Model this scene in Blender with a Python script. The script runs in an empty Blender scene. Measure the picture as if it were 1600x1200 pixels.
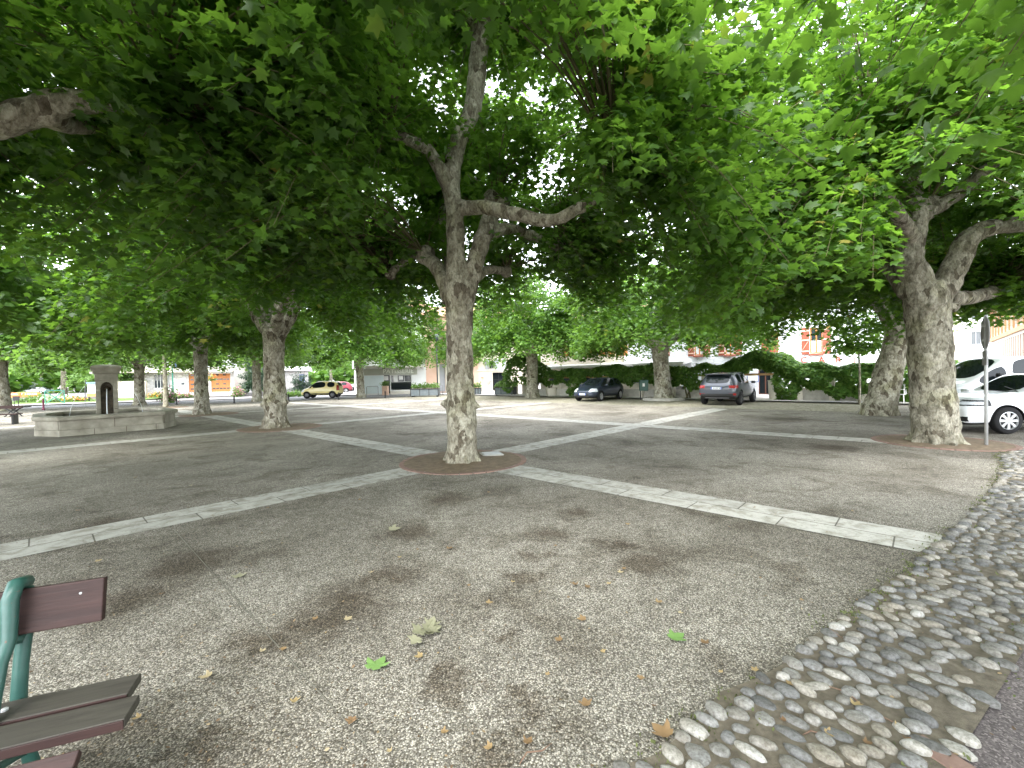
import bpy, bmesh, math, random
import numpy as np
from mathutils import Vector, Matrix
R = math.radians
random.seed(7)
sc = bpy.context.scene
col = sc.collection

# ------------------------------------------------------------ camera, sky, sun, exposure
FPX, PITCH, ROLL, EYE = 690.0, 0.0171, -0.0206, 1.65      # focal length in pixels of a 1600 wide frame
cp, sp_, cr, sr = math.cos(PITCH), math.sin(PITCH), math.cos(ROLL), math.sin(ROLL)
CX = Vector((cr, sr*sp_, sr*cp)); CY = Vector((-sr, cr*sp_, cr*cp)); CZ = Vector((0, -cp, sp_))
cam_d = bpy.data.cameras.new('camera'); cam = bpy.data.objects.new('camera', cam_d); col.objects.link(cam)
M4 = Matrix((CX, CY, CZ)).transposed().to_4x4(); M4.translation = (0, 0, EYE)
cam.matrix_world = M4
cam_d.sensor_width = 36; cam_d.lens = FPX/1600*36; cam_d.clip_start = .05; cam_d.clip_end = 800
sc.camera = cam
SUN_EL, SUN_AZ = 58, 205
w = bpy.data.worlds.new('World'); sc.world = w; w.use_nodes = True
nt = w.node_tree; nt.nodes.clear()
o_ = nt.nodes.new('ShaderNodeOutputWorld'); b_ = nt.nodes.new('ShaderNodeBackground'); s_ = nt.nodes.new('ShaderNodeTexSky')
s_.sky_type = 'NISHITA'; s_.sun_disc = False; s_.sun_elevation = R(SUN_EL); s_.sun_rotation = R(SUN_AZ)
s_.dust_density = 1.2; s_.air_density = 1.0; s_.ozone_density = 1.5
h_ = nt.nodes.new('ShaderNodeHueSaturation'); h_.inputs['Saturation'].default_value = .22
nt.links.new(s_.outputs[0], h_.inputs['Color']); nt.links.new(h_.outputs[0], b_.inputs[0]); nt.links.new(b_.outputs[0], o_.inputs[0])
b_.inputs[1].default_value = .15
sd = bpy.data.lights.new('sun', 'SUN'); so = bpy.data.objects.new('sun', sd); col.objects.link(so)
sd.energy = .5; sd.angle = R(35); sd.color = (1, .985, .96)
az = R(SUN_AZ)
sdir = Vector((math.sin(az)*math.cos(R(SUN_EL)), math.cos(az)*math.cos(R(SUN_EL)), math.sin(R(SUN_EL))))
so.rotation_euler = sdir.to_track_quat('Z', 'Y').to_euler(); so.location = (0, 0, 30)
sc.view_settings.view_transform = 'Standard'; sc.view_settings.look = 'None'
sc.view_settings.exposure = 3.25; sc.view_settings.gamma = 1
sc.render.engine = 'CYCLES'
cy = sc.cycles
cy.max_bounces = 9; cy.diffuse_bounces = 6; cy.transmission_bounces = 7; cy.glossy_bounces = 3
cy.caustics_reflective = False; cy.caustics_refractive = False; cy.use_denoising = True; cy.sample_clamp_indirect = 6

# ------------------------------------------------------------ measuring: rays through the photograph's points
def ray(px, py):
    return CX*((px-800)/FPX) + CY*((600-py)/FPX) - CZ
def G(px, py, z=0.0):
    d = ray(px, py); t = (z-EYE)/d.z
    return Vector((d.x*t, d.y*t, z))
def P(px, py, D):
    d = ray(px, py); t = D/d.y
    return Vector((d.x*t, D, EYE+d.z*t))
TH = .8182; CA, SA = math.cos(TH), math.sin(TH); ADEG = math.degrees(TH)
def ST(s, t, z=0.0): return Vector((s*CA-t*SA, s*SA+t*CA, z))
def toST(v): return (v.x*CA+v.y*SA, -v.x*SA+v.y*CA)
class Face:      # a vertical facade plane: origin, direction; gives (u, z) of a photograph point on it
    def __init__(s, ox, oy, deg): s.o = Vector((ox, oy, 0)); s.a = R(deg); s.d = Vector((math.cos(s.a), math.sin(s.a), 0)); s.n = Vector((-s.d.y, s.d.x, 0))
    def uz(s, px, py):
        d = ray(px, py); e = Vector((0, 0, EYE)); t = (s.o-e).dot(s.n)/d.dot(s.n); p = e+d*t
        return ((p-s.o).dot(s.d), p.z)

# ------------------------------------------------------------ materials
def mat(name, c, rough=.7, metal=0, spec=.4, coat=0):
    m = bpy.data.materials.new(name); m.use_nodes = True
    p = m.node_tree.nodes['Principled BSDF']
    p.inputs['Base Color'].default_value = (*c, 1); p.inputs['Roughness'].default_value = rough
    p.inputs['Metallic'].default_value = metal; p.inputs['Specular IOR Level'].default_value = spec; p.inputs['Coat Weight'].default_value = coat
    return m
class N:
    def __init__(s, m): s.m = m; s.t = m.node_tree; s.p = s.t.nodes['Principled BSDF']
    def n(s, k, **kw):
        x = s.t.nodes.new(k)
        for a, v in kw.items(): setattr(x, a, v)
        return x
    def l(s, a, b): s.t.links.new(a, b)
    def coord(s, scale=(1, 1, 1), rot=(0, 0, 0), loc=(0, 0, 0), kind='Object'):
        t = s.n('ShaderNodeTexCoord'); m = s.n('ShaderNodeMapping'); m.inputs['Scale'].default_value = scale; m.inputs['Rotation'].default_value = rot
        m.inputs['Location'].default_value = loc
        s.l(t.outputs[kind], m.inputs[0]); return m.outputs[0]
    def noise(s, v, sc_, det=4, rough=.55, dist=0):
        x = s.n('ShaderNodeTexNoise'); x.inputs['Scale'].default_value = sc_; x.inputs['Detail'].default_value = det
        x.inputs['Roughness'].default_value = rough; x.inputs['Distortion'].default_value = dist
        if v is not None: s.l(v, x.inputs['Vector'])
        return x.outputs['Fac']
    def vor(s, v, sc_, out='Distance', feat='F1'):
        x = s.n('ShaderNodeTexVoronoi'); x.feature = feat; x.inputs['Scale'].default_value = sc_; s.l(v, x.inputs['Vector']); return x.outputs[out]
    def ramp(s, f, stops, interp='LINEAR'):
        x = s.n('ShaderNodeValToRGB'); x.color_ramp.interpolation = interp
        e = x.color_ramp.elements
        while len(e) < len(stops): e.new(.5)
        for i, (p, c) in enumerate(stops): e[i].position = p; e[i].color = (*c, 1) if len(c) == 3 else c
        s.l(f, x.inputs[0]); return x.outputs[0]
    def mix(s, f, a, b, mode='MIX'):
        x = s.n('ShaderNodeMix', data_type='RGBA', blend_type=mode)
        for i, v in ((0, f), (6, a), (7, b)):
            if isinstance(v, (int, float)): x.inputs[i].default_value = v
            elif isinstance(v, tuple): x.inputs[i].default_value = (*v, 1)
            else: s.l(v, x.inputs[i])
        return x.outputs[2]
    def math(s, op, a, b=0):
        x = s.n('ShaderNodeMath', operation=op)
        for i, v in ((0, a), (1, b)):
            if isinstance(v, (int, float)): x.inputs[i].default_value = v
            else: s.l(v, x.inputs[i])
        return x.outputs[0]
    def bump(s, f, st=.3, d=.02):
        x = s.n('ShaderNodeBump'); x.inputs['Strength'].default_value = st; x.inputs['Distance'].default_value = d
        s.l(f, x.inputs['Height']); s.l(x.outputs[0], s.p.inputs['Normal'])
    def base(s, c): s.l(c, s.p.inputs['Base Color'])
def varied(name, c, c2, sc_=3, rough=.8, bump=.15, spec=.3, stretch=(1, 1, 1)):
    m = mat(name, c, rough, spec=spec); k = N(m); v = k.coord(stretch)
    f = k.noise(v, sc_, 6, .6); k.base(k.ramp(f, [(.3, c), (.7, c2)]))
    f2 = k.noise(v, sc_*12, 3); k.bump(f2, bump, .01); return m

STAINS = [(*G(px, py).to_2d(), r_) for px, py, r_ in ((545, 945, .42), (500, 975, .30), (610, 900, .30), (835, 868, .22), (820, 905, .18), (1010, 880, .34), (960, 850, .25), (700, 1068, .16), (835, 1090, .14), (830, 1130, .13), (805, 990, .10), (640, 830, .4), (700, 780, .5), (300, 880, .5), (220, 930, .35), (420, 1000, .25), (1230, 655, .9), (330, 1160, .15), (780, 1190, .2), (900, 800, .3), (1300, 700, .6), (860, 835, .3), (160, 820, .5))]
def m_aggregate():
    m = mat('aggregate', (.3, .3, .28), .85, spec=.25); k = N(m); v = k.coord()
    d1 = k.vor(v, 125, 'Color'); bw = k.n('ShaderNodeRGBToBW'); k.l(d1, bw.inputs[0])
    dist = k.vor(v, 125)
    peb = k.ramp(bw.outputs[0], [(.12, (.15, .142, .13)), (.42, (.27, .26, .24)), (.62, (.39, .375, .345)), (.78, (.68, .66, .62)), (.90, (.46, .43, .37))])
    gap = k.ramp(dist, [(.42, (1, 1, 1)), (.72, (.42, .4, .36))])
    c = k.mix(1, peb, gap, 'MULTIPLY')
    big = k.ramp(k.noise(v, .35, 5, .6, .4), [(.34, (.56, .54, .50)), (.64, (1.06, 1.05, 1.02))])
    c = k.mix(1, c, big, 'MULTIPLY')
    mid = k.noise(k.coord((1, 1, 1), loc=(3, 1, 0)), 1.1, 7, .68, .7)
    st = k.ramp(mid, [(.50, (0, 0, 0)), (.64, (1, 1, 1))])
    stf = k.math('MULTIPLY', st, .62)
    c = k.mix(stf, c, k.mix(1, c, (.36, .32, .26), 'MULTIPLY'))
    fine = k.ramp(k.noise(v, 9, 6, .7), [(.35, (.78, .77, .74)), (.65, (1.1, 1.1, 1.08))])
    c = k.mix(1, c, fine, 'MULTIPLY')
    # damp brown stains with outlines of their own
    warp = k.n('ShaderNodeTexNoise'); warp.inputs['Scale'].default_value = 3.4; warp.inputs['Detail'].default_value = 9; warp.inputs['Roughness'].default_value = .78; k.l(v, warp.inputs['Vector'])
    wv = k.n('ShaderNodeVectorMath', operation='MULTIPLY_ADD'); k.l(warp.outputs['Color'], wv.inputs[0]); wv.inputs[1].default_value = (1.1, 1.1, 0)
    sub = k.n('ShaderNodeVectorMath', operation='SUBTRACT'); k.l(v, sub.inputs[0]); sub.inputs[1].default_value = (.55, .55, 0); k.l(sub.outputs[0], wv.inputs[2])
    tot = None
    for bx, by, br in STAINS:
        d = k.n('ShaderNodeVectorMath', operation='DISTANCE'); k.l(wv.outputs[0], d.inputs[0]); d.inputs[1].default_value = (bx, by, 0)
        f = k.math('SUBTRACT', 1.0, k.math('DIVIDE', d.outputs['Value'], br*1.2)); f = k.math('MAXIMUM', f, 0.0)
        tot = f if tot is None else k.math('MAXIMUM', tot, f)
    grit = k.noise(v, 42, 6, .8); f = k.ramp(k.math('ADD', tot, k.math('MULTIPLY', k.math('SUBTRACT', grit, .5), 1.5)), [(.10, (0, 0, 0)), (.75, (1, 1, 1))])
    c = k.mix(k.math('MULTIPLY', f, .80), c, k.mix(1, c, (.34, .29, .235), 'MULTIPLY')); c = k.mix(1, c, (1.015, 1.0, .99), 'MULTIPLY')
    k.base(c); k.bump(dist, .55, -.006); return m
def m_asphalt(name, c, warm=1.0):
    m = mat(name, c, .9, spec=.2); k = N(m); v = k.coord()
    f = k.vor(v, 120, 'Color'); bw = k.n('ShaderNodeRGBToBW'); k.l(f, bw.inputs[0])
    g = k.ramp(bw.outputs[0], [(.2, tuple(x*.6 for x in c)), (.7, tuple(x*1.2 for x in c)), (.9, tuple(x*2 for x in c))])
    big = k.ramp(k.noise(v, .7, 5, .6), [(.3, (.75, .75, .74)), (.7, (1.15, 1.13, 1.1))])
    k.base(k.mix(1, g, big, 'MULTIPLY')); k.bump(bw.outputs[0], .3, .004); return m
def m_slab():
    m = mat('pale_stone_slab', (.5, .48, .43), .75, spec=.3); k = N(m); v = k.coord()
    b = k.n('ShaderNodeTexBrick'); b.offset = .5; b.inputs['Scale'].default_value = 1
    b.inputs['Brick Width'].default_value = .95; b.inputs['Row Height'].default_value = .35; b.inputs['Mortar Size'].default_value = .008
    b.inputs['Color1'].default_value = (.50, .485, .44, 1); b.inputs['Color2'].default_value = (.42, .41, .375, 1); b.inputs['Mortar'].default_value = (.14, .13, .11, 1)
    b.inputs['Mortar Smooth'].default_value = .3; k.l(v, b.inputs['Vector'])
    st = k.ramp(k.noise(v, 5, 8, .7, .5), [(.36, (.55, .53, .48)), (.56, (1, 1, 1))])
    st2 = k.ramp(k.noise(v, 40, 4, .7), [(.30, (.6, .57, .5)), (.45, (1, 1, 1))])
    c = k.mix(1, k.mix(1, b.outputs[0], st, 'MULTIPLY'), st2, 'MULTIPLY')
    k.base(c); k.bump(k.noise(v, 30, 4), .15, .01); return m
def m_bark(name, pale, midc, dark, dirt=.3):
    m = mat(name, midc, .9, spec=.15); k = N(m); v = k.coord((1, 1, .55))
    wv = k.noise(v, 3.0, 3, .5); wv2 = k.n('ShaderNodeVectorMath', operation='MULTIPLY_ADD')
    cmb = k.n('ShaderNodeTexNoise'); cmb.inputs['Scale'].default_value = 6; cmb.inputs['Detail'].default_value = 3; k.l(v, cmb.inputs['Vector'])
    k.l(cmb.outputs['Color'], wv2.inputs[0]); wv2.inputs[1].default_value = (.22, .22, .22); k.l(v, wv2.inputs[2])
    vc = k.vor(wv2.outputs[0], 9, 'Color'); bw = k.n('ShaderNodeRGBToBW'); k.l(vc, bw.inputs[0])
    big = k.noise(v, 2.2, 5, .65)
    f = k.math('ADD', k.math('MULTIPLY', bw.outputs[0], .55), k.math('MULTIPLY', big, .5))
    c = k.ramp(f, [(.34, dark), (.42, midc), (.56, midc), (.62, pale)])
    fl = k.ramp(k.noise(k.coord((1, 1, .6)), 14, 6, .72), [(.36, dark), (.52, (1, 1, 1))])
    fine = k.ramp(k.noise(k.coord((1, 1, .5)), 26, 7, .7), [(.32, (.5, .47, .40)), (.58, (1.06, 1.06, 1.04))])
    c = k.mix(.6, c, fl, 'MULTIPLY'); c = k.mix(1, c, fine, 'MULTIPLY')
    moss = k.ramp(k.noise(k.coord((1, 1, 1), loc=(5, 2, 1)), 1.6, 5, .6), [(.52, (1, 1, 1)), (.72, (.84, .86, .70))])
    c = k.mix(1, c, moss, 'MULTIPLY')
    k.base(c); h = k.math('ADD', k.math('MULTIPLY', k.noise(v, 22, 6, .7), .7), k.math('MULTIPLY', bw.outputs[0], .5)); k.bump(h, .7, .022); return m
def m_leaf(name, stops, trans=.5, tcol=(.30, .50, .04), rough=.42):
    m = mat(name, (.05, .12, .02), rough, spec=.45); k = N(m)
    a = k.n('ShaderNodeAttribute'); a.attribute_name = 'lv'
    c = k.ramp(a.outputs['Fac'], stops); k.base(c)
    tr = k.n('ShaderNodeBsdfTranslucent'); tc = k.mix(1, k.mix(.5, c, tcol), (1.0, 1.0, 1.0), 'MULTIPLY'); k.l(tc, tr.inputs['Color'])
    mx = k.n('ShaderNodeMixShader'); mx.inputs[0].default_value = trans
    k.l(k.p.outputs[0], mx.inputs[1]); k.l(tr.outputs[0], mx.inputs[2]); k.l(mx.outputs[0], m.node_tree.nodes['Material Output'].inputs['Surface'])
    return m
def m_wood(name, c, c2):
    m = mat(name, c, .6, spec=.35); k = N(m); v = k.coord((1.2, 14, 14))
    f = k.noise(v, 3, 6, .65, .6); k.base(k.ramp(f, [(.3, c), (.7, c2)])); k.bump(f, .3, .006); return m
def m_stonewall(name, c, c2, mortar, sx=.5, sz=.22):
    m = mat(name, c, .9, spec=.2); k = N(m); v0 = k.coord((1, 1, 1))
    d = k.n('ShaderNodeTexNoise'); d.inputs['Scale'].default_value = 2.5; k.l(v0, d.inputs['Vector'])
    wv = k.n('ShaderNodeVectorMath', operation='MULTIPLY_ADD'); k.l(d.outputs['Color'], wv.inputs[0]); wv.inputs[1].default_value = (.3, .3, .3)
    mp = k.n('ShaderNodeMapping'); mp.inputs['Scale'].default_value = (1/sx, 1/sx, 1/sz); k.l(v0, mp.inputs[0]); k.l(mp.outputs[0], wv.inputs[2])
    cc = k.vor(wv.outputs[0], 1, 'Color'); bw = k.n('ShaderNodeRGBToBW'); k.l(cc, bw.inputs[0])
    e = k.n('ShaderNodeTexVoronoi'); e.feature = 'DISTANCE_TO_EDGE'; e.inputs['Scale'].default_value = 1; k.l(wv.outputs[0], e.inputs['Vector'])
    cs = k.ramp(bw.outputs[0], [(.2, c), (.8, c2)]); ed = k.ramp(e.outputs['Distance'], [(.03, (0, 0, 0)), (.09, (1, 1, 1))])
    k.base(k.mix(ed, mortar, cs)); k.bump(ed, .4, .02); return m

M = {}
M['aggregate'] = m_aggregate(); M['slab'] = m_slab()
M['asphalt'] = m_asphalt('asphalt', (.16, .15, .15)); M['road'] = m_asphalt('road_asphalt', (.24, .24, .25)); M['pinkish'] = m_asphalt('lane_asphalt', (.15, .13, .13))
M['parking'] = m_stonewall('parking_setts', (.24, .22, .16), (.34, .32, .26), (.15, .14, .09), .16, .16)
M['pavement'] = varied('pavement_concrete', (.50, .48, .45), (.62, .60, .56), 2, .9)
M['dirt'] = varied('brown_soil', (.13, .10, .07), (.24, .18, .12), 9, .95, .6)
M['cobbed'] = varied('cobble_bed', (.095, .08, .058), (.215, .185, .14), 18, .95, .8)
M['grass'] = varied('grass', (.06, .11, .02), (.13, .18, .05), 12, .95, .8)
M['brick'] = varied('red_brick', (.20, .125, .10), (.27, .18, .145), 14, .85, .3)
def m_cobble():
    m = mat('river_cobble', (.3, .3, .3), .7, spec=.3); k = N(m); a = k.n('ShaderNodeAttribute'); a.attribute_name = 'lv'
    c = k.ramp(a.outputs['Fac'], [(0, (.12, .121, .122)), (.3, (.19, .19, .187)), (.65, (.25, .245, .232)), (.85, (.29, .268, .23)), (1, (.39, .385, .365))])
    v = k.coord(); c = k.mix(1, c, k.ramp(k.noise(v, 60, 6, .7), [(.32, (.5, .48, .44)), (.62, (1.2, 1.2, 1.2))]), 'MULTIPLY')
    c = k.mix(1, c, k.ramp(k.noise(v, 8, 4, .6), [(.35, (.75, .72, .66)), (.6, (1, 1, 1))]), 'MULTIPLY')
    k.base(c); k.bump(k.noise(v, 70, 5, .65), .35, .004); return m
M['cobble'] = m_cobble()
M['bark'] = m_bark('plane_bark', (.43, .41, .34), (.30, .28, .225), (.15, .13, .10))
M['bark_pale'] = m_bark('plane_bark_pale', (.46, .45, .40), (.34, .32, .27), (.17, .15, .12))
M['bark_grey'] = m_bark('plane_bark_grey', (.40, .38, .32), (.26, .245, .20), (.125, .11, .085))
M['bark_flaky'] = m_bark('plane_bark_flaky', (.46, .44, .385), (.31, .29, .24), (.135, .115, .09))
M['twig'] = varied('twig_bark', (.10, .09, .05), (.16, .14, .07), 5)
M['leaf'] = m_leaf('plane_leaf', [(0, (.038, .098, .015)), (.45, (.060, .142, .021)), (.85, (.085, .18, .024)), (.97, (.16, .24, .035)), (1, (.30, .26, .05))], .54, (.30, .56, .045))
M['leaf_far'] = m_leaf('plane_leaf_far', [(0, (.050, .12, .018)), (.5, (.080, .17, .030)), (1, (.14, .24, .045))], .50, (.32, .56, .07))
M['leaf_light'] = m_leaf('light_leaf', [(0, (.08, .17, .03)), (1, (.17, .28, .07))], .45, (.25, .42, .08))
M['leaf_ivy'] = m_leaf('creeper_leaf', [(0, (.045, .115, .022)), (.6, (.09, .19, .035)), (1, (.18, .29, .06))], .38, (.28, .48, .06))
M['leaf_dark'] = m_leaf('conifer_leaf', [(0, (.012, .035, .014)), (1, (.03, .07, .03))], .15, (.05, .1, .03))
M["litter"] = m_leaf("litter_crumb", [(0, (.05, .035, .02)), (.6, (.14, .09, .05)), (.9, (.3, .22, .12)), (1, (.42, .36, .25))], .05, (.3, .2, .1), .8)
M['leaf_dry'] = m_leaf('dry_leaf', [(0, (.17, .10, .05)), (.4, (.28, .18, .085)), (.75, (.36, .27, .13)), (1, (.42, .35, .22))], .1, (.4, .3, .1), .7)
M['leaf_pale'] = m_leaf('wilted_leaf', [(0, (.20, .20, .12)), (1, (.30, .29, .19))], .1, (.3, .3, .1), .7)
M['leaf_green'] = m_leaf('fresh_fallen_leaf', [(0, (.13, .25, .06)), (1, (.2, .34, .1))], .1, (.2, .4, .1), .6)
M['flower_pink'] = m_leaf('pink_flower', [(0, (.5, .12, .2)), (1, (.75, .45, .5))], .2, (.8, .3, .4))
M['flower_white'] = m_leaf('white_flower', [(0, (.6, .6, .5)), (1, (.85, .85, .8))], .2, (.8, .8, .6))
M['flower_orange'] = m_leaf('orange_flower', [(0, (.8, .18, .03)), (1, (.8, .4, .05))], .2, (.8, .3, .1))
M['leaf_red'] = m_leaf('red_leaf', [(0, (.10, .025, .015)), (1, (.26, .07, .03))], .25, (.3, .1, .05))
M['limestone'] = varied('limestone', (.21, .195, .155), (.42, .395, .33), 2.2, .85, .3)
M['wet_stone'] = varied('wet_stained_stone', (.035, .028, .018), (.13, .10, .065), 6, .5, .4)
M['water'] = mat('water', (.03, .035, .03), .05, spec=.6)
M['jet'] = mat('falling_water', (.8, .85, .88), .1, spec=.6)
def m_iron():
    m = mat('green_painted_iron', (.03, .11, .09), .42, spec=.5); k = N(m); v = k.coord()
    c = k.ramp(k.noise(v, 7, 6, .6), [(.3, (.015, .062, .050)), (.7, (.030, .10, .082))])
    ch = k.ramp(k.noise(v, 38, 5, .7), [(.64, (0, 0, 0)), (.68, (1, 1, 1))]); c = k.mix(ch, c, (.10, .055, .035))
    k.base(c); k.bump(k.noise(v, 60, 4, .6), .35, .003); return m
M['green_iron'] = m_iron()
M['wood_red'] = m_wood('stained_bench_wood', (.020, .009, .008), (.042, .019, .016))
M['wood_grey'] = m_wood('weathered_bench_wood', (.034, .030, .025), (.060, .055, .044))
M['black'] = mat('black_metal', (.012, .012, .013), .45); M['dark'] = mat('dark_plastic', (.015, .015, .016), .7)
M['tyre'] = mat('tyre_rubber', (.018, .018, .019), .85, spec=.2); M['alloy'] = mat('alloy', (.55, .56, .58), .35, .6)
M['alloy_dark'] = mat('dark_alloy', (.12, .12, .13), .4, .6)
M['glass_dark'] = mat('tinted_glass', (.012, .016, .018), .06, spec=.28); M['glass'] = mat('window_glass', (.03, .04, .05), .08, spec=.7)
M['lamp'] = mat('headlamp_glass', (.65, .68, .72), .12, spec=.8); M['tail'] = mat('tail_lamp', (.30, .02, .02), .2, spec=.7)
M['plate'] = mat('number_plate', (.72, .74, .78), .5); M['plate_blue'] = mat('number_plate_blue', (.03, .08, .4), .5)
M['paint_slate'] = mat('slate_blue_paint', (.028, .038, .062), .3, .35, .5, .45); M['paint_grey'] = mat('grey_paint', (.055, .062, .078), .32, .4, .5, .4)
M['paint_yellow'] = mat('pale_yellow_paint', (.80, .68, .30), .35, 0, .5, .5); M['paint_red'] = mat('red_paint', (.28, .04, .06), .35, 0, .5, .5)
M['paint_white'] = mat('white_paint', (.74, .76, .78), .25, 0, .5, .7); M['paint_silver'] = mat('silver_paint', (.4, .42, .44), .3, .5)
M['galv'] = varied('galvanised_steel', (.33, .34, .34), (.45, .46, .46), 6, .5, .1, .5); M['sign_back'] = varied('sign_back_metal', (.22, .22, .22), (.28, .28, .28), 6, .6)
M['cream'] = varied('cream_render', (.62, .58, .50), (.70, .66, .58), 1.2); M['white_r'] = varied('white_render', (.72, .72, .72), (.80, .80, .79), 1.2)
M['beige'] = varied('beige_render', (.50, .44, .36), (.62, .56, .47), 1.5); M['terra'] = varied('terracotta_render', (.64, .42, .32), (.70, .48, .38), 1.2)
M['fascia'] = varied('sage_fascia', (.36, .37, .31), (.42, .43, .36), 2); M['paleblue'] = varied('pale_blue_panel', (.66, .74, .78), (.72, .80, .83), 2)
M['letter'] = mat('pale_letter', (.80, .82, .74), .6); M['letter_red'] = mat('red_letter', (.42, .07, .035), .6)
M['stone_white'] = m_stonewall('whitewashed_stone', (.72, .74, .78), (.82, .84, .86), (.62, .65, .70), .55, .25)
M['stone_buff'] = m_stonewall('buff_rubble_wall', (.42, .38, .30), (.62, .57, .48), (.55, .5, .42), .3, .16)
M['stone_grey'] = m_stonewall('pale_ashlar', (.48, .47, .46), (.62, .60, .57), (.40, .38, .36), .5, .25)
M['redwood'] = varied('red_brown_shutter_paint', (.28, .075, .045), (.34, .105, .065), 3, .6); M['orangewood'] = varied('orange_varnished_wood', (.45, .17, .055), (.55, .23, .08), 4, .5)
M['timber'] = varied('varnished_timber', (.52, .30, .14), (.62, .38, .19), 4, .6); M['greyshut'] = varied('grey_shutter', (.30, .31, .33), (.36, .37, .39), 3, .6)
M['curtain'] = mat('lace_curtain', (.6, .68, .72), .8); M['grey_planter'] = varied('slate_grey_planter', (.10, .12, .13), (.14, .16, .17), 4, .6)
M['concrete'] = varied('cast_concrete', (.34, .33, .30), (.50, .48, .44), 5, .9); M['roof'] = varied('clay_roof_tile', (.40, .22, .14), (.50, .30, .2), 6)
M['offwhite'] = mat('offwhite_paint', (.68, .69, .66), .6); M['orange'] = mat('orange_plastic', (.75, .22, .07), .5); M['whitep'] = mat('white_plastic', (.78, .78, .78), .4)
M['poster'] = mat('paper_poster', (.75, .75, .74), .7); M['greenpaint'] = mat('green_paint', (.06, .28, .20), .5); M['purple'] = mat('dark_red_bollard_paint', (.20, .04, .08), .5)
M['metal_line'] = mat('thin_metal_joint', (.28, .26, .22), .5, .5); M['door_brown'] = varied('brown_door', (.10, .045, .03), (.14, .06, .04), 3, .6)
M['laundry'] = mat('blue_cloth', (.18, .25, .5), .8)

# ------------------------------------------------------------ mesh helpers
class MB:
    def __init__(s): s.v = []; s.f = []
    def add(s, vs, fs):
        n = len(s.v); s.v += [tuple(x) for x in vs]; s.f += [tuple(i+n for i in f) for f in fs]; return s
    def box(s, c, d, rz=0, tilt=None):
        x, y, z = d[0]/2, d[1]/2, d[2]/2
        vs = [Vector((i*x, j*y, k*z)) for k in (-1, 1) for i, j in ((-1, -1), (1, -1), (1, 1), (-1, 1))]
        m = Matrix.Rotation(rz, 3, 'Z')
        if tilt is not None: m = m @ tilt
        return s.add([m @ q+Vector(c) for q in vs], [(3, 2, 1, 0), (4, 5, 6, 7), (0, 1, 5, 4), (1, 2, 6, 5), (2, 3, 7, 6), (3, 0, 4, 7)])
    def bar(s, a, b, wx, wy, up=(0, 0, 1)):
        a, b = Vector(a), Vector(b); d = b-a; L = d.length; q = d.to_track_quat('Z', 'Y').to_matrix(); c = (a+b)/2
        vs = [q @ Vector((i*wx/2, j*wy/2, k*L/2))+c for k in (-1, 1) for i, j in ((-1, -1), (1, -1), (1, 1), (-1, 1))]
        return s.add(vs, [(3, 2, 1, 0), (4, 5, 6, 7), (0, 1, 5, 4), (1, 2, 6, 5), (2, 3, 7, 6), (3, 0, 4, 7)])
    def quad(s, *p): return s.add(p, [tuple(range(len(p)))])
    def prism(s, poly, z0, z1):
        n = len(poly); vs = [(p[0], p[1], z0) for p in poly]+[(p[0], p[1], z1) for p in poly]
        return s.add(vs, [tuple(range(n))[::-1], tuple(range(n, 2*n))]+[(i, (i+1) % n, n+(i+1) % n, n+i) for i in range(n)])
    def tube(s, pts, rad, n=8, cap=True, wob=0, seed=0):
        rg = random.Random(seed); pts = [Vector(p) for p in pts]; rings = []; ref = Vector((1, .2, .1))
        for i, p in enumerate(pts):
            d = (pts[min(i+1, len(pts)-1)]-pts[max(i-1, 0)]).normalized()
            a = ref-d*ref.dot(d)
            if a.length < .1: a = Vector((0, 1, 0))-d*d.y
            a.normalize(); ref = a; b = d.cross(a); r = rad[i] if hasattr(rad, '__len__') else rad
            rings.append([p+(a*math.cos(2*math.pi*j/n)+b*math.sin(2*math.pi*j/n))*r*(1+rg.uniform(-wob, wob)) for j in range(n)])
        vs = [q for r in rings for q in r]; fs = []
        for i in range(len(pts)-1):
            for j in range(n): fs.append((i*n+j, i*n+(j+1) % n, (i+1)*n+(j+1) % n, (i+1)*n+j))
        if cap: fs += [tuple(range(n))[::-1], tuple(range((len(pts)-1)*n, len(pts)*n))]
        return s.add(vs, fs)
    def lathe(s, prof, c=(0, 0, 0), n=16, axis='Z', cap=True):
        vs = []
        for r, h in prof:
            for j in range(n):
                a = 2*math.pi*j/n; q = (r*math.cos(a), r*math.sin(a), h)
                if axis == 'Y': q = (q[0], q[2], q[1])
                if axis == 'X': q = (q[2], q[0], q[1])
                vs.append((q[0]+c[0], q[1]+c[1], q[2]+c[2]))
        fs = [(i*n+j, i*n+(j+1) % n, (i+1)*n+(j+1) % n, (i+1)*n+j) for i in range(len(prof)-1) for j in range(n)]
        if cap: fs += [tuple(range(n))[::-1], tuple(range((len(prof)-1)*n, len(prof)*n))]
        return s.add(vs, fs)
    def build(s, name, m, parent=None, smooth=False, bevel=0, loc=None):
        me = bpy.data.meshes.new(name); me.from_pydata(s.v, [], s.f)
        bm = bmesh.new(); bm.from_mesh(me); bmesh.ops.recalc_face_normals(bm, faces=bm.faces); bm.to_mesh(me); bm.free()
        me.materials.append(m)
        if smooth: me.polygons.foreach_set('use_smooth', [True]*len(me.polygons))
        o = bpy.data.objects.new(name, me); col.objects.link(o)
        if parent: o.parent = parent
        if loc is not None: o.location = loc
        if bevel:
            b = o.modifiers.new('b', 'BEVEL'); b.width = bevel; b.segments = 2; b.limit_method = 'ANGLE'
        return o
def tag(o, label, cat, group=None, kind=None):
    o['label'] = label; o['category'] = cat
    if group: o['group'] = group
    if kind: o['kind'] = kind
    return o
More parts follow.
